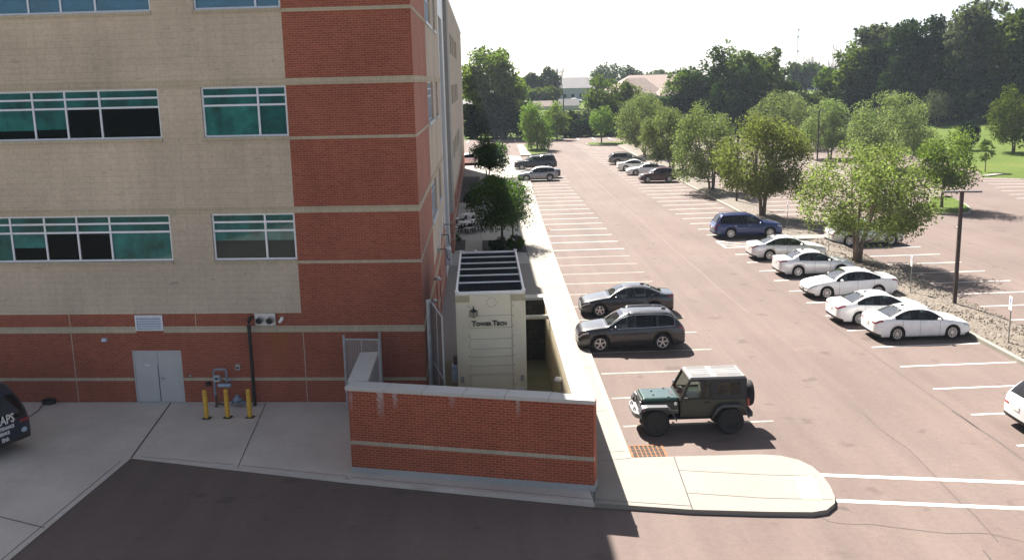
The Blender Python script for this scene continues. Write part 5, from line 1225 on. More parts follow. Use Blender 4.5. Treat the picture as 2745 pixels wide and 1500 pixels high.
# navy service van, bottom left
t = make_car('van', VAN, NAVYV, (-15.02, -2.50), R(158), 'dark navy service van with white lettering on its tail at the left edge', 'van', plate=False, style=FIVE)
t.rotation_euler = (0, 0, R(180-28)); t.scale = (1, 1, 1.33)
Mv = Matrix(((0, 0, -1, 0), (-1, 0, 0, 0), (0, 1, 0, 0), (0, 0, 0, 1)))
zoff = .0
for s, sz, z, y in (('HEAPS', .30, .83, .80), ('MAINTENANCE', .105, .70, .72), ('SERVICE', .10, .58, .52), ('EHA', .13, .42, .45)):
    o = text_mesh('lettering', s, sz, WHITEP, t, Matrix.Translation((-VAN['L']/2-.045, y-.28, z)) @ Mv, ext=.004, off=.004)
m = MB(); m.box((-VAN['L']/2-.05, .35, 1.10), (.012, .31, .14)); m.build('licence_plate', plain('plate yellow', (.6, .5, .2), .5), t)
m = MB(); m.lathe([(0, 0), (.10, 0), (.10, .01), (0, .01)], n=16, axis='y'); m.v = [(-VAN['L']/2-.045-v[1], v[0]-.62, v[2]*.6+.56) for v in m.v]; m.build('badge', plain('badge pale', (.4, .5, .6), .4), t)

# ------------------------------------------------------------------ the green open-country car
def offroader():
    sx = 2.36/2.42; near = -3.72; W = 1.78; H = 1.86; wb = 2.42; tr_ = .43
    G1 = paint('paint deep green', (.013, .014, .006), .1, .35); HT = plain('hard top grey', (.175, .170, .168), .75, var=.06, scale=14); FL = plain('flare plastic', (.045, .048, .055), .55, var=.08); HTD = plain('hard top side', (.016, .016, .017), .65, var=.1)
    for mt_ in (G1,): mt_.node_tree.nodes['Principled BSDF'].inputs['Coat Weight'].default_value = .1
    r = thing('off_roader', 'dark green two-door off-roader with grey hard top and spare wheel at its tail', 'off-roader', ((7.42+9.78)/2, near+W/2, 0), math.pi); r.scale = (sx, 1, .98)
    xf, xr_ = wb/2, -wb/2; hw = .70; zb_ = .55
    # tub
    m = MB()
    def hexa(x0, x1, y, z0, z1, x0t=None, x1t=None, yt=None, mi=0):
        a, b, yt_ = (x0 if x0t is None else x0t), (x1 if x1t is None else x1t), (y if yt is None else yt)
        m.add([(x0, -y, z0), (x1, -y, z0), (x1, y, z0), (x0, y, z0), (a, -yt_, z1), (b, -yt_, z1), (b, yt_, z1), (a, yt_, z1)], [(0,3,2,1),(4,5,6,7),(0,1,5,4),(1,2,6,5),(2,3,7,6),(3,0,4,7)], mi)
    hexa(-1.78, .42, hw+.02, zb_, 1.13, yt=hw); o = m.build('tub', G1, r); bevel(o, .03, 3)
    m = MB(); hexa(.42, 1.62, hw-.08, .62, 1.06, x1t=1.60, yt=hw-.14); o = m.build('front_body', G1, r); bevel(o, .03)
    m = MB(); hexa(.42, 1.63, hw-.10, 1.065, 1.17, x1t=1.58, yt=hw-.20); o = m.build('hood', paint('green hood highlight', (.022, .060, .045), .3, .3), r); bevel(o, .05, 3)  # body green made paler and teal: highlight put into the hood colour
    m = MB()
    for y in (-.45, .45): m.box((.75, y, 1.165), (.07, .05, .05))
    for y in (-.2, .2): m.lathe([(.035, 0), (.03, .03), (0, .035)], c=(1.2, y, 1.165), n=10)
    m.build('hood_bumper', BLACKP, r)
    m = MB(); m.box((.58, 0, 1.17), (.13, .5, .015)); m.build('cowl_vent', BLACKP, r)
    # grille with slots and lamps
    m = MB(); hexa(1.60, 1.68, hw-.13, .64, 1.13, x1t=1.65, yt=hw-.2); gp = m.build('grille_panel', G1, r); bevel(gp, .02)
    m = MB()
    for i in range(7): m.box((1.675, -.24+i*.08, .88), (.03, .042, .32))
    m.build('slot', BLACKP, gp)
    for y in (-.40, .40):
        m = MB(); m.tube([(1.60, y, .93), (1.70, y, .93)], .105, 20); hl = m.build('headlight', HEAD, r, smooth=True, angle=40)
        m = MB(); m.lathe([(.10, 0), (.12, 0), (.12, .02), (.10, .02)], n=20, axis='y'); m.v = [(1.69+v[1], v[0]+y, v[2]+.93) for v in m.v]; m.build('bezel', BLACKP, hl)
    # windscreen frame leaning back, glass
    m = MB(); zt = 1.77
    for y in (-hw+.02, hw-.02):
        yt = math.copysign(hw-.09, y); m.add([(.45, y-.045, 1.12), (.36, y-.045, 1.12), (.36, y+.045, 1.12), (.45, y+.045, 1.12), (.11, yt-.045, zt), (.03, yt-.045, zt), (.03, yt+.045, zt), (.11, yt+.045, zt)], [(0,1,2,3),(4,7,6,5),(0,4,5,1),(1,5,6,2),(2,6,7,3),(3,7,4,0)])
    m.box((.41, 0, 1.15), (.07, 2*hw-.1, .08)); m.box((.075, 0, zt-.03), (.08, 2*hw-.2, .07)); m.build('windscreen_frame', G1, r)
    m = MB(); m.quad((.41, -hw+.05, 1.18), (.41, hw-.05, 1.18), (.09, hw-.12, zt-.05), (.09, -hw+.12, zt-.05)); 
    cg = new_mat('clear tint glass'); nt_ = cg[1]; nt_.nodes.remove(cg[2]); tt = NT(nt_); a_ = tt.n('BsdfTransparent'); a_.inputs[0].default_value = (.55, .62, .58, 1); b2 = tt.n('BsdfGlossy'); b2.inputs['Roughness'].default_value = .03; fx_ = tt.n('Fresnel'); mx = tt.n('MixShader'); tt.l(fx_.outputs[0], mx.inputs[0]); tt.l(a_.outputs[0], mx.inputs[1]); tt.l(b2.outputs[0], mx.inputs[2]); tt.l(mx.outputs[0], cg[3].inputs[0])
    m.build('windshield', cg[0], r)
    m = MB()
    for y in (-.25, .2): m.tube([(.44, y, 1.19), (.36, y+.33, 1.27)], .010, 6)
    m.build('wiper', BLACKP, r)
    # hard top: roof slab with ribs, sides, rear
    m = MB(); hexa(-1.76, .12, hw-.055, zt, zt+.085, x0t=-1.72, x1t=.06, yt=hw-.10); ht = m.build('hard_top', HT, r); bevel(ht, .03, 3)
    m = MB()
    for x0, x1 in ((-.62, .0), (-1.62, -.82)):
        for y in (-.50, -.40, -.30, -.12, .12, .30, .40, .50): m.box(((x0+x1)/2, y, zt+.086), (x1-x0, .022, .012))
    m.box((-.72, -.25, zt+.0835), (.02, .5, .004), rz=.3); m.box((-.72, .25, zt+.0835), (.02, .5, .004), rz=-.3)
    m.build('roof_rib', plain('roof rib', (.11, .107, .105), .75), ht)
    m = MB()
    def sidebar(x0, x1, z0, z1):
        for sg in (1, -1):
            y0 = hw-.0-(z0-1.13)*.10; y1 = hw-(z1-1.13)*.10
            m.add([(x0, sg*y0, z0), (x1, sg*y0, z0), (x1, sg*(y0-.05), z0), (x0, sg*(y0-.05), z0), (x0, sg*y1, z1), (x1, sg*y1, z1), (x1, sg*(y1-.05), z1), (x0, sg*(y1-.05), z1)], [(0,1,2,3),(4,7,6,5),(0,4,5,1),(1,5,6,2),(2,6,7,3),(3,7,4,0)])
    sidebar(-1.76, -.60, 1.13, 1.27); sidebar(-1.76, -.60, 1.64, 1.775); sidebar(-1.76, -1.55, 1.27, 1.64); sidebar(-.80, -.60, 1.27, 1.64)
    m.box((-1.74, 0, 1.70), (.06, 2*hw-.16, .13)); m.box((-1.75, 0, 1.2), (.05, 2*hw-.06, .16)); m.build('hard_top_side', HTD, r)
    for sg in (1, -1):
        m = MB(); m.quad((-1.55, sg*(hw-.035), 1.27), (-.80, sg*(hw-.035), 1.27), (-.80, sg*(hw-.07), 1.64), (-1.55, sg*(hw-.07), 1.64)); m.build('quarter_window', cg[0], r)
    m = MB(); m.quad((-1.75, -hw+.1, 1.28), (-1.75, hw-.1, 1.28), (-1.75, hw-.14, 1.64), (-1.75, -hw+.14, 1.64)); m.build('rear_window', CARGLASS, r)
    # doors
    for sg in (1, -1):
        m = MB(); y0 = hw+.022
        m.add([(.36, sg*y0, .62), (-.58, sg*y0, .62), (-.58, sg*(y0-.012), 1.16), (.36, sg*(y0-.012), 1.16), (.36, sg*(y0-.05), .62), (-.58, sg*(y0-.05), .62), (-.58, sg*(y0-.06), 1.16), (.36, sg*(y0-.06), 1.16)], [(0,1,2,3),(4,7,6,5),(0,4,5,1),(1,5,6,2),(2,6,7,3),(3,7,4,0)])
        d_ = m.build('door', G1, r); bevel(d_, .02)
        m = MB(); m.box((-.46, sg*(y0+.02), 1.02), (.17, .04, .055)); hh = m.build('handle', BLACKP, d_)
        m = MB()
        for z in (.75, 1.05): m.box((.37, sg*(y0+.01), z), (.08, .03, .05))
        m.build('hinge', G1, d_)
        m = MB()
        for (xa, za), (xb, zb2) in (((.36, 1.16), (.06, 1.76)), ((.06, 1.75), (-.58, 1.75)), ((-.575, 1.75), (-.575, 1.16)), ((-.58, 1.17), (.36, 1.17))):
            ya, yb = hw+.01-(za-1.13)*.1, hw+.01-(zb2-1.13)*.1; m.tube([(xa, sg*ya, za), (xb, sg*yb, zb2)], .028, 6)
        m.build('window_frame', HTD, d_)
        m = MB(); m.quad((.33, sg*(hw-.0), 1.18), (-.56, sg*(hw-.0), 1.18), (-.56, sg*(hw-.055), 1.74), (.08, sg*(hw-.055), 1.74)); m.build('side_window', cg[0], d_)
        m = MB(); m.box((.28, sg*(hw+.20), 1.22), (.11, .19, .15)); mm = m.build('mirror', BLACKP, r); bevel(mm, .03)
        m = MB(); m.box((.28, sg*(hw+.20), 1.297), (.10, .17, .01)); m.tube([(.30, sg*hw, 1.17), (.28, sg*(hw+.15), 1.18)], .025, 6); m.build('mirror_cap', CHROME, mm)
        # flares
        for cx, top, mat in ((xf, .98, FL), (xr_, 1.0, FL)):
            m = MB(); prof = [(-.60, .60), (-.44, .90), (-.30, top), (.30, top), (.46, .90), (.62, .62)]
            if cx > 0: prof = [(-.66, .56), (-.48, .88), (-.36, .99), (.30, 1.0), (.46, .96), (.56, .80)]
            yi, yo = (hw-.12, hw+.19) if cx > 0 else (hw-.02, hw+.19)
            for (xa, za), (xb, zb2) in zip(prof[:-1], prof[1:]):
                m.quad((cx+xa, sg*yi, za), (cx+xb, sg*yi, zb2), (cx+xb, sg*yo, zb2-.02), (cx+xa, sg*yo, za-.02)); m.quad((cx+xa, sg*yo, za-.02), (cx+xb, sg*yo, zb2-.02), (cx+xb, sg*(yo+.005), zb2-.10), (cx+xa, sg*(yo+.005), za-.10))
                m.quad((cx+xa, sg*(yo+.005), za-.10), (cx+xb, sg*(yo+.005), zb2-.10), (cx+xb, sg*yi, zb2-.12), (cx+xa, sg*yi, za-.12))
            o = m.build('fender_flare', mat, r); 
        m = MB(); m.box((1.62, sg*(hw+.11), .87), (.08, .10, .06)); m.build('indicator', plain('indicator amber', (.5, .13, .02), .3), r)
        m = MB(); m.box((-1.80, sg*(hw-.03), 1.0), (.07, .16, .24)); m.build('taillight', TAIL, r)
        m = MB(); m.lathe([(0, 0), (.055, 0), (.055, .012), (0, .012)], n=14, axis='y'); m.v = [(.55+v[0], sg*(hw-.075)+sg*v[1], .99+v[2]) for v in m.v]; m.build('fuel_badge', WHITEP, r)
        m = MB(); m.box((.58, sg*(hw-.07), .78), (.24, .012, .025)); m.box((.58, sg*(hw-.07), .73), (.26, .012, .012)); m.build('trail_badge', plain('badge grey', (.30, .29, .24), .5), r)
    for sg in (1, -1):
        for cx in (xf, xr_): wheel(r, cx, sg*(hw+.08), sg, tr_, (8, .03, 0), wid=.27, alloy=DARKALLOY)
    # bumpers, chassis, spare
    m = MB(); m.prism([(1.70, -.80), (1.86, -.62), (1.92, -.35), (1.92, .35), (1.86, .62), (1.70, .80), (1.66, .78), (1.66, -.78)], .56, .72); fb = m.build('front_bumper', plain('bumper grey', (.20, .19, .185), .7, var=.1), r); bevel(fb, .03)
    for y in (-.3, .3):
        m = MB(); m.tube([(1.80, y-.04, .72), (1.83, y-.04, .80), (1.86, y+.04, .80), (1.88, y+.04, .72)], .018, 6)
        m.build('tow_hook', BLACKP, fb)
    m = MB(); m.box((-1.88, 0, .60), (.16, 1.5, .18)); rbp = m.build('rear_bumper', FL, r); bevel(rbp, .03)
    m = MB(); m.box((0, 0, .45), (3.3, .8, .16)); m.box((xf, 0, .43), (.16, 1.3, .14)); m.box((xr_, 0, .43), (.16, 1.3, .14)); m.box((0, 0, .53), (1.5, 1.44, .06)); m.build('chassis', UNDER, r)
    m = MB(); m.lathe([(.26, -.12), (.40, -.13), (.43, -.08), (.43, .08), (.40, .13), (.26, .12)], n=26, axis='y'); m.v = [(-1.97+v[1], v[0], 1.08+v[2]) for v in m.v]; m.build('spare_tyre', RUBBER, r, smooth=True, angle=45)
    m = MB(); m.lathe([(0, .06), (.27, .06), (.27, .0), (0, .0)], n=20, axis='y'); m.v = [(-1.97-v[1], v[0], 1.08+v[2]) for v in m.v]; m.build('spare_rim', DARKALLOY, r)
    # interior seen through the glass
    m = MB()
    for y in (-.36, .36): m.box((-.28, y, .98), (.5, .48, .2)); m.box((-.52, y, 1.25), (.14, .46, .52)); m.box((-.54, y, 1.57), (.1, .26, .16))
    m.box((-1.2, 0, 1.05), (.16, 1.1, .5)); o = m.build('seats', plain('seat grey', (.22, .21, .19), .8), r); bevel(o, .04)
    m = MB(); m.box((.25, 0, 1.10), (.28, 1.3, .12)); m.build('dashboard', plain('dash', (.16, .155, .15), .8), r)
    m = MB(); m.box((-1.2, -.35, 1.22), (.5, .3, .2)); m.build('cargo', plain('yellow cargo', (.50, .27, .03), .7), r)
offroader()
# ------------------------------------------------------------------ trees and shrubs
LM = dict(
    lot=leaf_mat('leaf olive', (.104, .124, .066), (.240, .265, .155), .38), lot2=leaf_mat('leaf olive bright', (.098, .116, .046), (.245, .262, .128), .42),
    green=leaf_mat('leaf fresh green', (.075, .110, .030), (.180, .220, .080), .42), patio=leaf_mat('leaf deep green', (.028, .060, .014), (.085, .135, .032), .42),
    wood=leaf_mat('leaf wood', (.022, .040, .013), (.070, .098, .030), .30), dark=leaf_mat('leaf dark', (.012, .022, .010), (.034, .052, .020), .22),
    light=leaf_mat('leaf pale wood', (.055, .080, .022), (.130, .155, .050), .40), grey=leaf_mat('leaf grey', (.070, .080, .055), (.135, .145, .105), .30),
    con=leaf_mat('needle', (.008, .018, .012), (.022, .040, .026), .1))
def crown_mesh(rx, rz, n, leaf, seed, K=60, flat=0.0, squash=.75, cr=.30, hollow=.42, mat=None, ry=None):
    g = np.random.default_rng(seed); ry = ry or rx
    d = g.normal(size=(K, 3)); d /= np.linalg.norm(d, axis=1)[:, None]
    r = hollow+(1-hollow)*g.random(K)**.55; c = d*r[:, None]
    if flat: c[:, 2] = np.where(c[:, 2] < -flat, -flat*(.6+.4*g.random(K)), c[:, 2])
    c *= (1-cr*.75); c *= np.array([rx, ry, rz]); sz = cr*min(rx, rz*1.2)*(.55+.85*g.random(K))
    wts = sz**2; k = g.choice(K, n, p=wts/wts.sum())
    off = g.normal(size=(n, 3)); off /= np.linalg.norm(off, axis=1)[:, None]; off *= (g.random(n)**.45)[:, None]*sz[k][:, None]*1.15; off[:, 2] *= squash
    p = c[k]+off
    qx = np.quantile(np.abs(p[:, 0]), .993); lo_, hi_ = np.quantile(p[:, 2], .006), np.quantile(p[:, 2], .996)
    sc_ = np.array([rx/qx, rx/qx, 2*rz/(hi_-lo_)]); sh_ = np.array([0, 0, -(lo_+hi_)/2*sc_[2]]); p = p*sc_+sh_; c = c*sc_+sh_
    nrm = off/np.maximum(1e-6, np.linalg.norm(off, axis=1))[:, None]*.6+g.normal(size=(n, 3))*.6+np.array([0, 0, .35]); nrm /= np.linalg.norm(nrm, axis=1)[:, None]
    a = np.cross(nrm, g.normal(size=(n, 3))); a /= np.linalg.norm(a, axis=1)[:, None]; b = np.cross(nrm, a)
    L_ = leaf*(.6+.8*g.random(n)); Wd = L_*(.45+.3*g.random(n))
    v = np.empty((n, 4, 3)); v[:, 0] = p-a*L_[:, None]*.5; v[:, 1] = p+b*Wd[:, None]*.5+nrm*L_[:, None]*.06; v[:, 2] = p+a*L_[:, None]*.5; v[:, 3] = p-b*Wd[:, None]*.5+nrm*L_[:, None]*.06
    me = bpy.data.meshes.new('crown'); me.vertices.add(4*n); me.vertices.foreach_set('co', v.reshape(-1).astype(np.float32))
    me.loops.add(4*n); me.loops.foreach_set('vertex_index', np.arange(4*n, dtype=np.int32)); me.polygons.add(n); me.polygons.foreach_set('loop_start', np.arange(0, 4*n, 4, dtype=np.int32)); me.polygons.foreach_set('loop_total', np.full(n, 4, dtype=np.int32))
    me.materials.append(mat); me.update(); me.validate(); return me, c
def pxtree(p, zb):                                     # px per metre and height finder for a thing standing at p
    d = np.array([p[0], p[1], zb])-CAM; dep = float(d @ FWD); return dep, FOC/dep
def height_at(p, v):
    lo, hi = -5.0, 70.0
    for _ in range(40):
        z = (lo+hi)/2; d = np.array([p[0], p[1], z])-CAM; vv = FH/2-FOC*(d @ UPV)/(d @ FWD)
        if vv > v: lo = z
        else: hi = z
    return z
def gt(x, y):
    z = 0.0
    for _ in range(12):
        p = gd(x, y, z); z2 = max(0.0, terr(p[0], p[1])); z = z*.4+z2*.6
    return p, z
def tree(name, label, base, top, width, bottom, kind, n, leaf, seed, K=60, group=None, stems=1, cat='tree', zb=None, trunk_r=None, cx=None, bark=None, limb=14, flat=.55, cr=.30, hollow=.42, squash=.75, dens=1.0):
    if zb is None: p, zb = gt(*base)
    else: p = gd(*base, zb)
    dep, s = pxtree(p, zb); zt = height_at(p, top*K_); zl = max(zb+.02, height_at(p, bottom*K_))
    rx = width*K_/s/2; rz = (zt-zl)/2; czl = (zt+zl)/2-zb; off = 0 if cx is None else (cx-base[0])*K_/s
    t = thing(name, label, cat, (float(p[0]), float(p[1]), zb), 0, group)
    me, cl = crown_mesh(rx, rz, int(n*dens), leaf, seed, K, flat=flat, cr=cr, hollow=hollow, squash=squash, mat=LM[kind])
    o = bpy.data.objects.new('crown', me); COL.objects.link(o); o.parent = t; o.location = (off, 0, czl)
    g = random.Random(seed); m = MB(); tr = trunk_r or max(.05, rx*.055); fork = max(.15, (zl-zb)*.55) if stems == 1 else .12
    tops = []
    if stems == 1:
        m.tube([(0, 0, -.1), (g.uniform(-.03, .03), 0, fork), (off*.5, g.uniform(-.05, .05), czl-rz*.45), (off, 0, czl+rz*.35)], [tr*1.25, tr, tr*.75, tr*.2], 8)
        tops = [((off*.5, 0, czl-rz*.45), tr*.6), ((off*.8, 0, czl), tr*.45)]
    else:
        for k in range(stems):
            a = k*2*math.pi/stems+g.random(); q = tr*1.0
            pth = [(q*math.cos(a), q*math.sin(a), -.1), (q*1.6*math.cos(a), q*1.6*math.sin(a), (zl-zb)*.7), (rx*.22*math.cos(a)+off*.6, rx*.22*math.sin(a), czl-rz*.35), (rx*.3*math.cos(a)+off, rx*.3*math.sin(a), czl+rz*.4)]
            m.tube(pth, [tr*.8, tr*.66, tr*.45, tr*.12], 7); tops += [(pth[2], tr*.35), (pth[1], tr*.45)]
    idx = list(range(len(cl))); g.shuffle(idx)
    for i in idx[:limb]:
        e = cl[i]+np.array([off, 0, czl]); s_, rr = min(tops, key=lambda q: np.hypot(q[0][0]-e[0], q[0][1]-e[1])+abs(q[0][2]-e[2])*.5+g.random()*rx*.4)
        md = (np.array(s_)*.5+e*.5)+np.array([0, 0, -.08*rx]); m.tube([s_, tuple(md), tuple(e)], [rr, rr*.6, rr*.15], 5)
    m.build('trunk', bark or BARK, t, smooth=True)
    return t
K_ = K
GL = 'trees on the gravel strips'
for i, (base, top, width, bottom, kind, n, leaf, stems, cx, lab) in enumerate((
    ((2157, 664), 362, 312, 592, 'lot2', 10500, .17, 4, 2172, 'large multi-stemmed tree nearest the camera on the gravel strip, silver car behind its trunk'),
    ((1918, 547), 293, 234, 492, 'lot2', 12000, .20, 4, 1914, 'round-crowned multi-stemmed tree on the gravel strip beyond the blue sport utility'),
    ((1790, 480), 267, 178, 450, 'lot', 9000, .21, 3, 1776, 'olive round tree on the gravel strip, third from the camera'),
    ((1690, 432), 272, 130, 402, 'lot', 7500, .23, 3, 1676, 'olive tree on the gravel strip, fourth from the camera'),
    ((1622, 394), 236, 130, 368, 'lot', 7500, .26, 3, 1616, 'olive tree farthest along the near gravel strip'),
    ((1965, 372), 233, 146, 348, 'lot', 6500, .28, 3, 1962, 'pale olive dome-shaped tree behind the gap between the second and third trees'),
    ((2088, 397), 252, 128, 376, 'lot', 6500, .24, 3, 2080, 'dark-based olive tree on the far gravel strip left of the widest crown'),
    ((2246, 425), 236, 204, 398, 'lot', 9500, .25, 3, 2232, 'widest olive tree on the far gravel strip behind the island tree'))):
    tree('parking_lot_tree', lab, base, top, width, bottom, kind, int(n*2.1), leaf*.88, 11+i, K=150, group=GL, stems=stems, zb=.12, cx=cx, limb=26, cr=.19, hollow=.5, trunk_r=.16)
tree('island_tree', 'green young tree on the kerbed grass end island behind the light pole', (2369, 522), 326, 150, 476, 'green', 7500, .20, 31, K=60, zb=.16, cx=2378, trunk_r=.11)
tree('lawn_tree', 'small grey-green twin-stemmed tree at the edge of the sunlit lawn below the dark wood', (2356, 317), 227, 80, 298, 'grey', 2600, .32, 32, K=45, stems=2)
tree('lawn_tree', 'round yellow-green tree on the lawn at the right edge', (2549, 383), 220, 118, 362, 'light', 6000, .30, 33, K=60, stems=2, cx=2540)
tree('lawn_shrub', 'dark upright evergreen shrub alone on the lawn', (2433, 377), 304, 55, 374, 'con', 3200, .25, 34, K=45, cat='shrub', flat=0)
tree('sapling', 'thin young sapling on the lawn near the right-hand stalls', (2478, 431), 350, 42, 405, 'light', 900, .20, 35, K=26, trunk_r=.05, flat=0)
tree('island_tree', 'bright green tree on the left kerbed island past the black pickup', (1352, 378), 260, 84, 372, 'green', 6500, .30, 36, K=60, cx=1352)
tree('island_tree', 'slender green tree just behind the far light pole', (1402, 352), 258, 66, 335, 'green', 2600, .34, 37, K=40, cx=1400)
tree('island_tree', 'small round green tree on the far kerbed island in mid-lane', (1513, 362), 269, 62, 334, 'green', 3200, .30, 38, K=40, trunk_r=.12)
# patio planting
tree('patio_tree', 'dark green lollipop-shaped tree in the mulch bed by the picnic tables', (1264, 614), 442, 158, 572, 'patio', 11000, .155, 41, K=80, zb=.15, cx=1263, trunk_r=.09, bark=BARKD, cr=.28, hollow=.2)
tree('patio_tree', 'dark green tree against the long facade beyond the picnic tables', (1228, 455), 343, 92, 425, 'patio', 6500, .24, 42, K=60, zb=.15, cx=1234, stems=2, bark=BARKD, hollow=.2)
tree('patio_shrub', 'yellow-green bush between the two patio trees', (1240, 478), 440, 46, 476, 'light', 1800, .18, 43, K=30, zb=.15, cat='shrub', flat=0)
tree('patio_shrub', 'clipped round dark shrub beside the bollard lamps', (1296, 628), 592, 46, 626, 'patio', 3400, .10, 44, K=46, zb=.15, cat='shrub', flat=0, cr=.22, hollow=.6, limb=3)
tree('patio_shrub', 'spiky low dark shrub at the foot of the lollipop tree', (1250, 628), 597, 42, 627, 'dark', 1500, .13, 45, K=26, zb=.15, cat='shrub', flat=0, cr=.36, limb=3)
tree('patio_shrub', 'tiny green plant in the small mulch bed against the long facade', (1151, 606), 590, 18, 605, 'patio', 260, .10, 46, K=10, zb=.15, cat='shrub', flat=0, limb=3)
tree('patio_shrub', 'dark shrub low in the planting bed along the long facade', (1190, 520), 478, 44, 518, 'dark', 1800, .18, 47, K=26, zb=.15, cat='shrub', flat=0, limb=3)
# the big tree and hedges past the far end of the car park
tree('hedgerow_tree', 'huge bright green tree beyond the far end of the office building', (1245, 346), 126, 156, 318, 'green', 14000, .66, 51, K=90, cx=1247, cr=.22, flat=.8, trunk_r=.4, limb=26)
BG = 'shrubs and trees of the far hedgerow'
DESC = dict(dark='dark green', wood='mid green', light='pale green', grey='grey-green', con='blackish conifer', green='fresh green')
for i, (x, by_, ty, w_, kd, n, where) in enumerate((
    (1200, 347, 262, 84, 'dark', 2600, 'at the left foot of the huge tree'), (1262, 348, 238, 100, 'dark', 3400, 'in front of the huge tree trunk'), (1312, 346, 262, 66, 'dark', 2400, 'between the huge tree and the left island tree'),
    (1345, 344, 290, 70, 'grey', 1500, 'just behind the left island tree'), (1392, 344, 284, 62, 'dark', 1800, 'behind the far light pole'), (1438, 343, 282, 72, 'dark', 2300, 'right of the far light pole'), (1484, 342, 276, 80, 'grey', 2300, 'left of the mid-lane island tree'),
    (1456, 344, 302, 120, 'dark', 2600, 'lowest and widest before the shed'), (1538, 341, 268, 70, 'dark', 2400, 'right of the mid-lane island tree'), (1592, 335, 250, 84, 'wood', 2600, 'behind the farthest olive tree'), (1560, 340, 300, 90, 'dark', 2000, 'low behind the mid-lane island tree'),
    (1650, 332, 246, 96, 'dark', 2600, 'below the tan church roofs'), (1735, 336, 224, 110, 'dark', 3000, 'under the left edge of the messy tall trees'), (1830, 338, 232, 150, 'dark', 3800, 'at the foot of the messy tall trees'), (1925, 335, 240, 120, 'dark', 3000, 'below the slim tall tree'), (2010, 322, 232, 110, 'wood', 2600, 'before the grey roof on the right'), (2090, 316, 236, 90, 'light', 1900, 'at the left foot of the dark wood'))):
    tree('hedgerow_shrub', '%s hedgerow bush %s' % (DESC[kd], where), (x, by_), ty, w_, by_-1, kd, int(n*1.5), .62, 70+i, K=40, group=BG, cat='shrub', flat=0, limb=4, cr=.34, hollow=.2)
for i, (x, by_, ty, w_, bt, kd, n, K2, where) in enumerate((
    (1792, 336, 118, 92, 255, 'wood', 1700, 40, 'leaning with an open crown, left of the messy trees'), (1838, 336, 108, 84, 245, 'light', 2100, 44, 'tallest of the messy trees in the middle'), (1876, 335, 130, 88, 240, 'light', 2200, 40, 'bright and leafy, right of the tallest messy tree'), (1712, 336, 176, 92, 262, 'light', 2200, 40, 'low and yellowish at the left end of the messy trees'), (1760, 336, 172, 110, 275, 'wood', 2400, 40, 'filling the left of the messy trees'), (1850, 337, 178, 150, 290, 'wood', 3600, 50, 'broad, filling the middle of the messy trees'), (1906, 334, 178, 80, 280, 'wood', 2000, 36, 'filling the right of the messy trees'),
    (1932, 334, 122, 66, 250, 'light', 1500, 34, 'slim with a bright leaning top'), (1968, 328, 172, 84, 270, 'wood', 1900, 36, 'below the bare forked tree'), (2076, 316, 172, 72, 262, 'light', 1500, 34, 'thin at the left edge of the dark wood'), (1512, 338, 190, 96, 285, 'light', 2300, 44, 'loose crowned beside the grey house'), (1575, 334, 206, 80, 275, 'light', 1700, 36, 'small and thin in front of the church'))):
    tree('hedgerow_tree', '%s hedgerow tree %s' % (DESC[kd], where), (x, by_), ty, w_, bt, kd, int(n*1.3), .55, 110+i, K=K2, group='loose trees of the middle hedgerow', flat=.8, cr=.26, limb=22, bark=BARKD, hollow=.15)
WG = 'trees of the dark wood on the right'
for i, (x, by_, ty, w_, bt, kd, n, K2, where) in enumerate((
    (2150, 312, 112, 132, 262, 'light', 3800, 54, 'sunlit at the left end of the wood'), (2196, 306, 64, 100, 150, 'grey', 2200, 40, 'showing over the left shoulder of the wood'), (2215, 306, 118, 150, 296, 'dark', 5200, 56, 'low and round, left of the tallest dome'), (2318, 304, 50, 190, 290, 'dark', 8000, 70, 'forming the tallest dark dome'), (2262, 304, 60, 110, 230, 'wood', 3200, 44, 'left of the tallest dark dome'),
    (2440, 300, -4, 150, 190, 'grey', 3400, 60, 'tall and feathery, touching the top of the picture'), (2428, 301, 100, 140, 290, 'wood', 4600, 54, 'with pale green clumps below the feathery tree'), (2506, 299, 52, 110, 230, 'light', 3200, 46, 'pale, right of the feathery tree'), (2556, 299, 28, 110, 200, 'light', 3400, 46, 'pale and tall at the right edge'), (2600, 299, 60, 130, 290, 'wood', 3600, 46, 'beyond the right edge'),
    (2480, 303, 180, 150, 300, 'dark', 4800, 50, 'low behind the lawn near the right edge'), (2365, 305, 190, 150, 302, 'dark', 4800, 50, 'low behind the small lawn tree'), (2255, 308, 215, 150, 304, 'dark', 4400, 50, 'low, left of the small lawn tree'), (2160, 314, 228, 110, 310, 'dark', 3200, 40, 'low at the left end of the wood'), (2560, 301, 200, 110, 299, 'dark', 3000, 40, 'low under the conifer'))):
    tree('wood_tree', '%s tree of the wood, %s' % (DESC[kd], where), (x, by_), ty, w_, bt if kd in ('light', 'grey') else by_-3, kd, int(n*1.7), .75, 150+i, K=K2, group=WG, flat=.85 if bt < 280 else 0, cr=.28, limb=16, bark=BARKD, trunk_r=.3, hollow=.25)
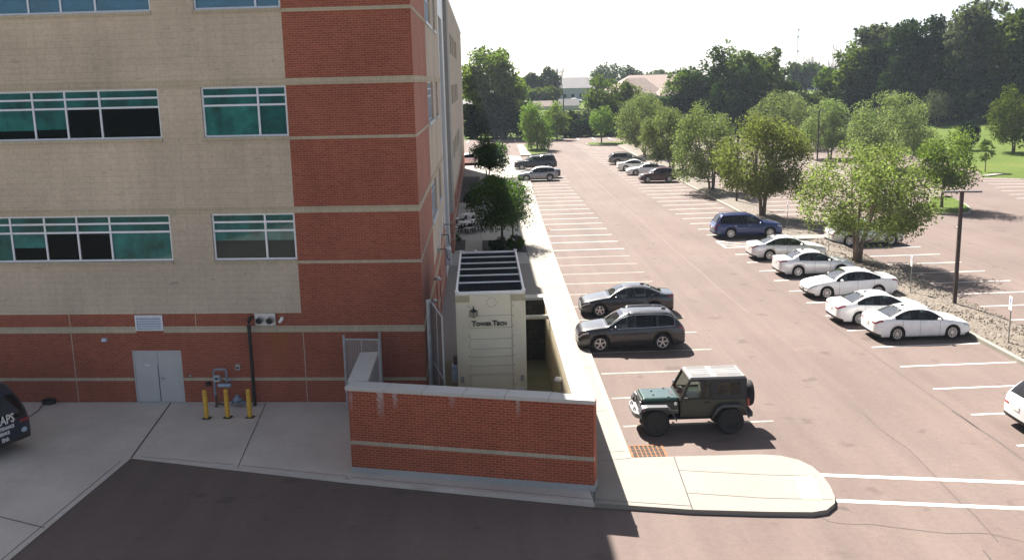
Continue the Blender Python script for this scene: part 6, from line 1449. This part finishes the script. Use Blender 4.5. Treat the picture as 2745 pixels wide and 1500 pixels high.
# conifer at the right edge
p, zb = gt(2546, 298); zt = height_at(p, 102*K); t = thing('conifer', 'dark pointed conifer among pale trees at the right edge', 'tree', (float(p[0]), float(p[1])-6, zb))
g_ = np.random.default_rng(5); n = 3600; h_ = zt-zb; q = g_.random(n)**.8; z = h_*(.12+.88*q); rr_ = (1-q)*h_*.20*(.55+.45*np.cos(q*60))*np.sqrt(g_.random(n))+.1; a = g_.random(n)*6.283
P_ = np.stack([rr_*np.cos(a), rr_*np.sin(a), z-rr_*.3], -1); m = MB()
for i in range(n):
    l = .5+.3*g_.random(); d = np.array([math.cos(a[i]), math.sin(a[i]), -.35]); b = np.array([-math.sin(a[i]), math.cos(a[i]), .1])*.16
    m.quad(P_[i]-b, P_[i]+b, P_[i]+d*l+b*.3, P_[i]+d*l-b*.3)
m.build('crown', LM['con'], t); m = MB(); m.tube([(0, 0, 0), (0, 0, h_*.95)], [.3, .05], 8); m.build('trunk', BARKD, t)
# bare trees
def bare(base, top, spread, seed, label, r0=.22, depth=4):
    p, zb = gt(*base); zt = height_at(p, top*K); dep, s = pxtree(p, zb); g = random.Random(seed); m = MB(); H = zt-zb; wdt = spread*K/s
    def br(o, d, l, r, k):
        e = o+d*l; m.tube([tuple(o), tuple(o+d*l*.5+Vector((g.uniform(-.03, .03)*l, 0, 0))), tuple(e)], [r, r*.8, r*.6], 5)
        if k == 0: return
        for _ in range(g.choice((2, 3))):
            nd = (d+Vector((g.uniform(-.55, .55)*wdt/H*2.2, g.uniform(-.4, .4), g.uniform(-.05, .35)))).normalized(); br(e, nd, l*g.uniform(.62, .85), r*.58, k-1)
    br(Vector((0, 0, 0)), Vector((0, 0, 1)), H*.32, r0, depth)
    t = thing('bare_tree', label, 'tree', (float(p[0]), float(p[1]), zb)); m.build('trunk', BARKD, t)
bare((1418, 282), 158, 60, 3, 'leafless pale tree rising before the grey house', .25, 5); bare((2040, 318), 128, 80, 8, 'bare forked tree left of the dark wood', .25, 5); bare((2078, 316), 160, 40, 21, 'thin bare tree against the grey roof', .14, 4)
# far trees over the roofs
for i, (x, by_, ty, w_, kd, where) in enumerate(((1338, 262, 186, 50, 'grey', 'left of the utility poles'), (1374, 262, 172, 74, 'wood', 'above the utility poles'), (1362, 268, 220, 90, 'light', 'below the utility poles'), (1456, 268, 226, 50, 'wood', 'right of the grey house front'), (1532, 250, 164, 110, 'wood', 'above the right end of the grey house'), (1592, 250, 168, 66, 'wood', 'left over the church roof'), (1648, 246, 178, 80, 'grey', 'above the middle of the church roof'), (1706, 245, 176, 70, 'wood', 'at the right of the church roof'), (1902, 240, 140, 84, 'wood', 'behind the messy trees'), (2026, 236, 158, 110, 'wood', 'over the grey roof on the right'), (2090, 236, 170, 90, 'light', 'pale beyond the grey roof'), (1300, 262, 212, 80, 'grey', 'behind the right side of the huge tree'), (1180, 260, 215, 70, 'grey', 'beside the far corner of the office'))):
    tree('distant_tree', 'distant hazy %s tree %s' % (DESC[kd], where), (x, min(by_, 238) if 1440 < x < 1800 else by_), ty, w_, by_-14, kd, 2400, 1.1, 200+i, K=36, group='distant trees over the roofs', flat=.8, cr=.3, limb=5, bark=BARKD, hollow=.1)
# ------------------------------------------------------------------ distant buildings
def house(name, label, x0, x1, base, eave, ridge, depth, wallm, roofm, hip=.25, back=0.0, wins=0):
    pa, za = gt((x0+x1)/2, base); dep, s = pxtree(pa, za); w_ = (x1-x0)*K/s; ze = height_at(pa, eave*K)-za; zr = height_at(pa, ridge*K)-za
    t = thing(name, label, 'building', (float(pa[0]), float(pa[1])+back, za-.3)); h = w_/2; d = depth
    m = MB(); m.prism([(-h, 0), (h, 0), (h, d), (-h, d)], 0, ze+.3); wl_ = m.build('wall', wallm, t)
    m = MB(); o = .5; zz = ze+.3; zr += .3
    m.add([(-h-o, -o, zz), (h+o, -o, zz), (h+o, d+o, zz), (-h-o, d+o, zz), (-h+w_*hip, d/2, zr), (h-w_*hip, d/2, zr)], [(0, 1, 5, 4), (2, 3, 4, 5), (1, 2, 5), (3, 0, 4), (3, 2, 1, 0)]); m.build('roof', roofm, t)
    for k in range(wins):
        m = MB(); m.box((-h+w_*(k+.5)/wins, -.04, ze*.45), (w_/wins*.35, .08, ze*.3)); m.build('window', DARKG, wl_)
    return t
RF1 = plain('roof brown grey', (.17, .125, .105), .9, var=.15, scale=.8); RF2 = plain('roof grey', (.13, .125, .13), .9, var=.12, scale=.8); RF3 = plain('roof tan', (.19, .135, .11), .9, var=.1, scale=.8)
WL1 = plain('siding pale blue', (.42, .46, .52), .8, var=.05); WL2 = plain('siding cream', (.55, .54, .48), .8, var=.05); WL3 = plain('siding grey', (.30, .31, .32), .8, var=.05)
house('grey_house', 'large pale house with a wide grey roof beyond the utility poles', 1390, 1492, 252, 222, 195, 14, WL1, RF2, .06, wins=5)
house('church_hall', 'low hall with tan hipped roofs seen over the hedgerow', 1560, 1800, 246, 226, 187, 26, WL3, RF3, .22, back=12)
house('church_wing', 'left wing of the tan-roofed hall with a sloping roof', 1548, 1668, 252, 236, 196, 16, WL3, RF1, .3)
house('church_wing', 'right lower wing of the tan-roofed hall with a grey wall', 1664, 1742, 258, 240, 214, 12, WL3, RF3, .2)
house('grey_hall', 'long building with a grey roof half hidden left of the dark wood', 1985, 2150, 226, 204, 180, 18, WL2, RF2, .08)
house('garden_shed', 'small white-gabled shed behind the hedgerow', 1408, 1456, 276, 266, 249, 5, WL2, RF2, .0)
house('garden_shed', 'small brown-roofed outbuilding left of the white-gabled shed', 1338, 1394, 276, 268, 254, 5, WL2, RF1, .1)
house('far_shed', 'grey shed glimpsed between the office corner and the huge tree', 1160, 1186, 276, 262, 252, 8, WL3, RF2, .1)
def pole(x, by_, ty, label):
    p, zb = gt(x, by_); h = height_at(p, ty*K)-zb; t = thing('utility_pole', label, 'utility pole', (float(p[0]), float(p[1]), zb), group='utility poles by the grey house')
    m = MB(); m.tube([(0, 0, 0), (0, 0, h)], [.2, .14], 8); m.build('post', BARKD, t); m = MB(); m.box((0, 0, h-.7), (2.4, .15, .15)); m.box((0, 0, h-1.7), (1.8, .15, .15)); m.build('crossarm', BARKD, t)
pole(1403, 266, 176, 'taller wooden utility pole at the left end of the grey house'); pole(1392, 266, 184, 'shorter wooden utility pole, left of the taller one')
p, zb = gt(2003, 222); h = height_at(p, 72*K)-zb; t = thing('radio_mast', 'thin lattice radio mast above the trees left of the dark wood', 'mast', (float(p[0]), float(p[1]), zb))
m = MB()
for a in (0, 2.09, 4.19): m.tube([(.5*math.cos(a), .5*math.sin(a), 0), (.25*math.cos(a), .25*math.sin(a), h)], .05, 4)
for i in range(40):
    z = h*i/40; m.tube([(.45, 0, z), (-.22, .39, z+h/80), (-.22, -.39, z+h/40)], .03, 3)
m.build('lattice', GREYM, t); m = MB()
for z in (.98, .86, .62): m.box((.2, 0, h*z), (.7, .5, .7))
m.build('antenna', GREYM, t)
for (x, y, nm, sp, bd, l, rz_) in ((1451, 274, 'suv', SUV, GREYC, 'dark car parked far off left of the white-gabled shed', .2), (1592, 277, 'suv', SUV, WHITE, 'white vehicle parked far off right of the white-gabled shed', .0), (1542, 276, 'suv', SED, WHITE, 'pale car parked far off behind the white-gabled shed', -.3)):
    p, z = gt(x/K, y/K); c = make_car(nm, sp, bd, (float(p[0]), float(p[1])), rz_, l, 'car', detail=False); c.location.z = z
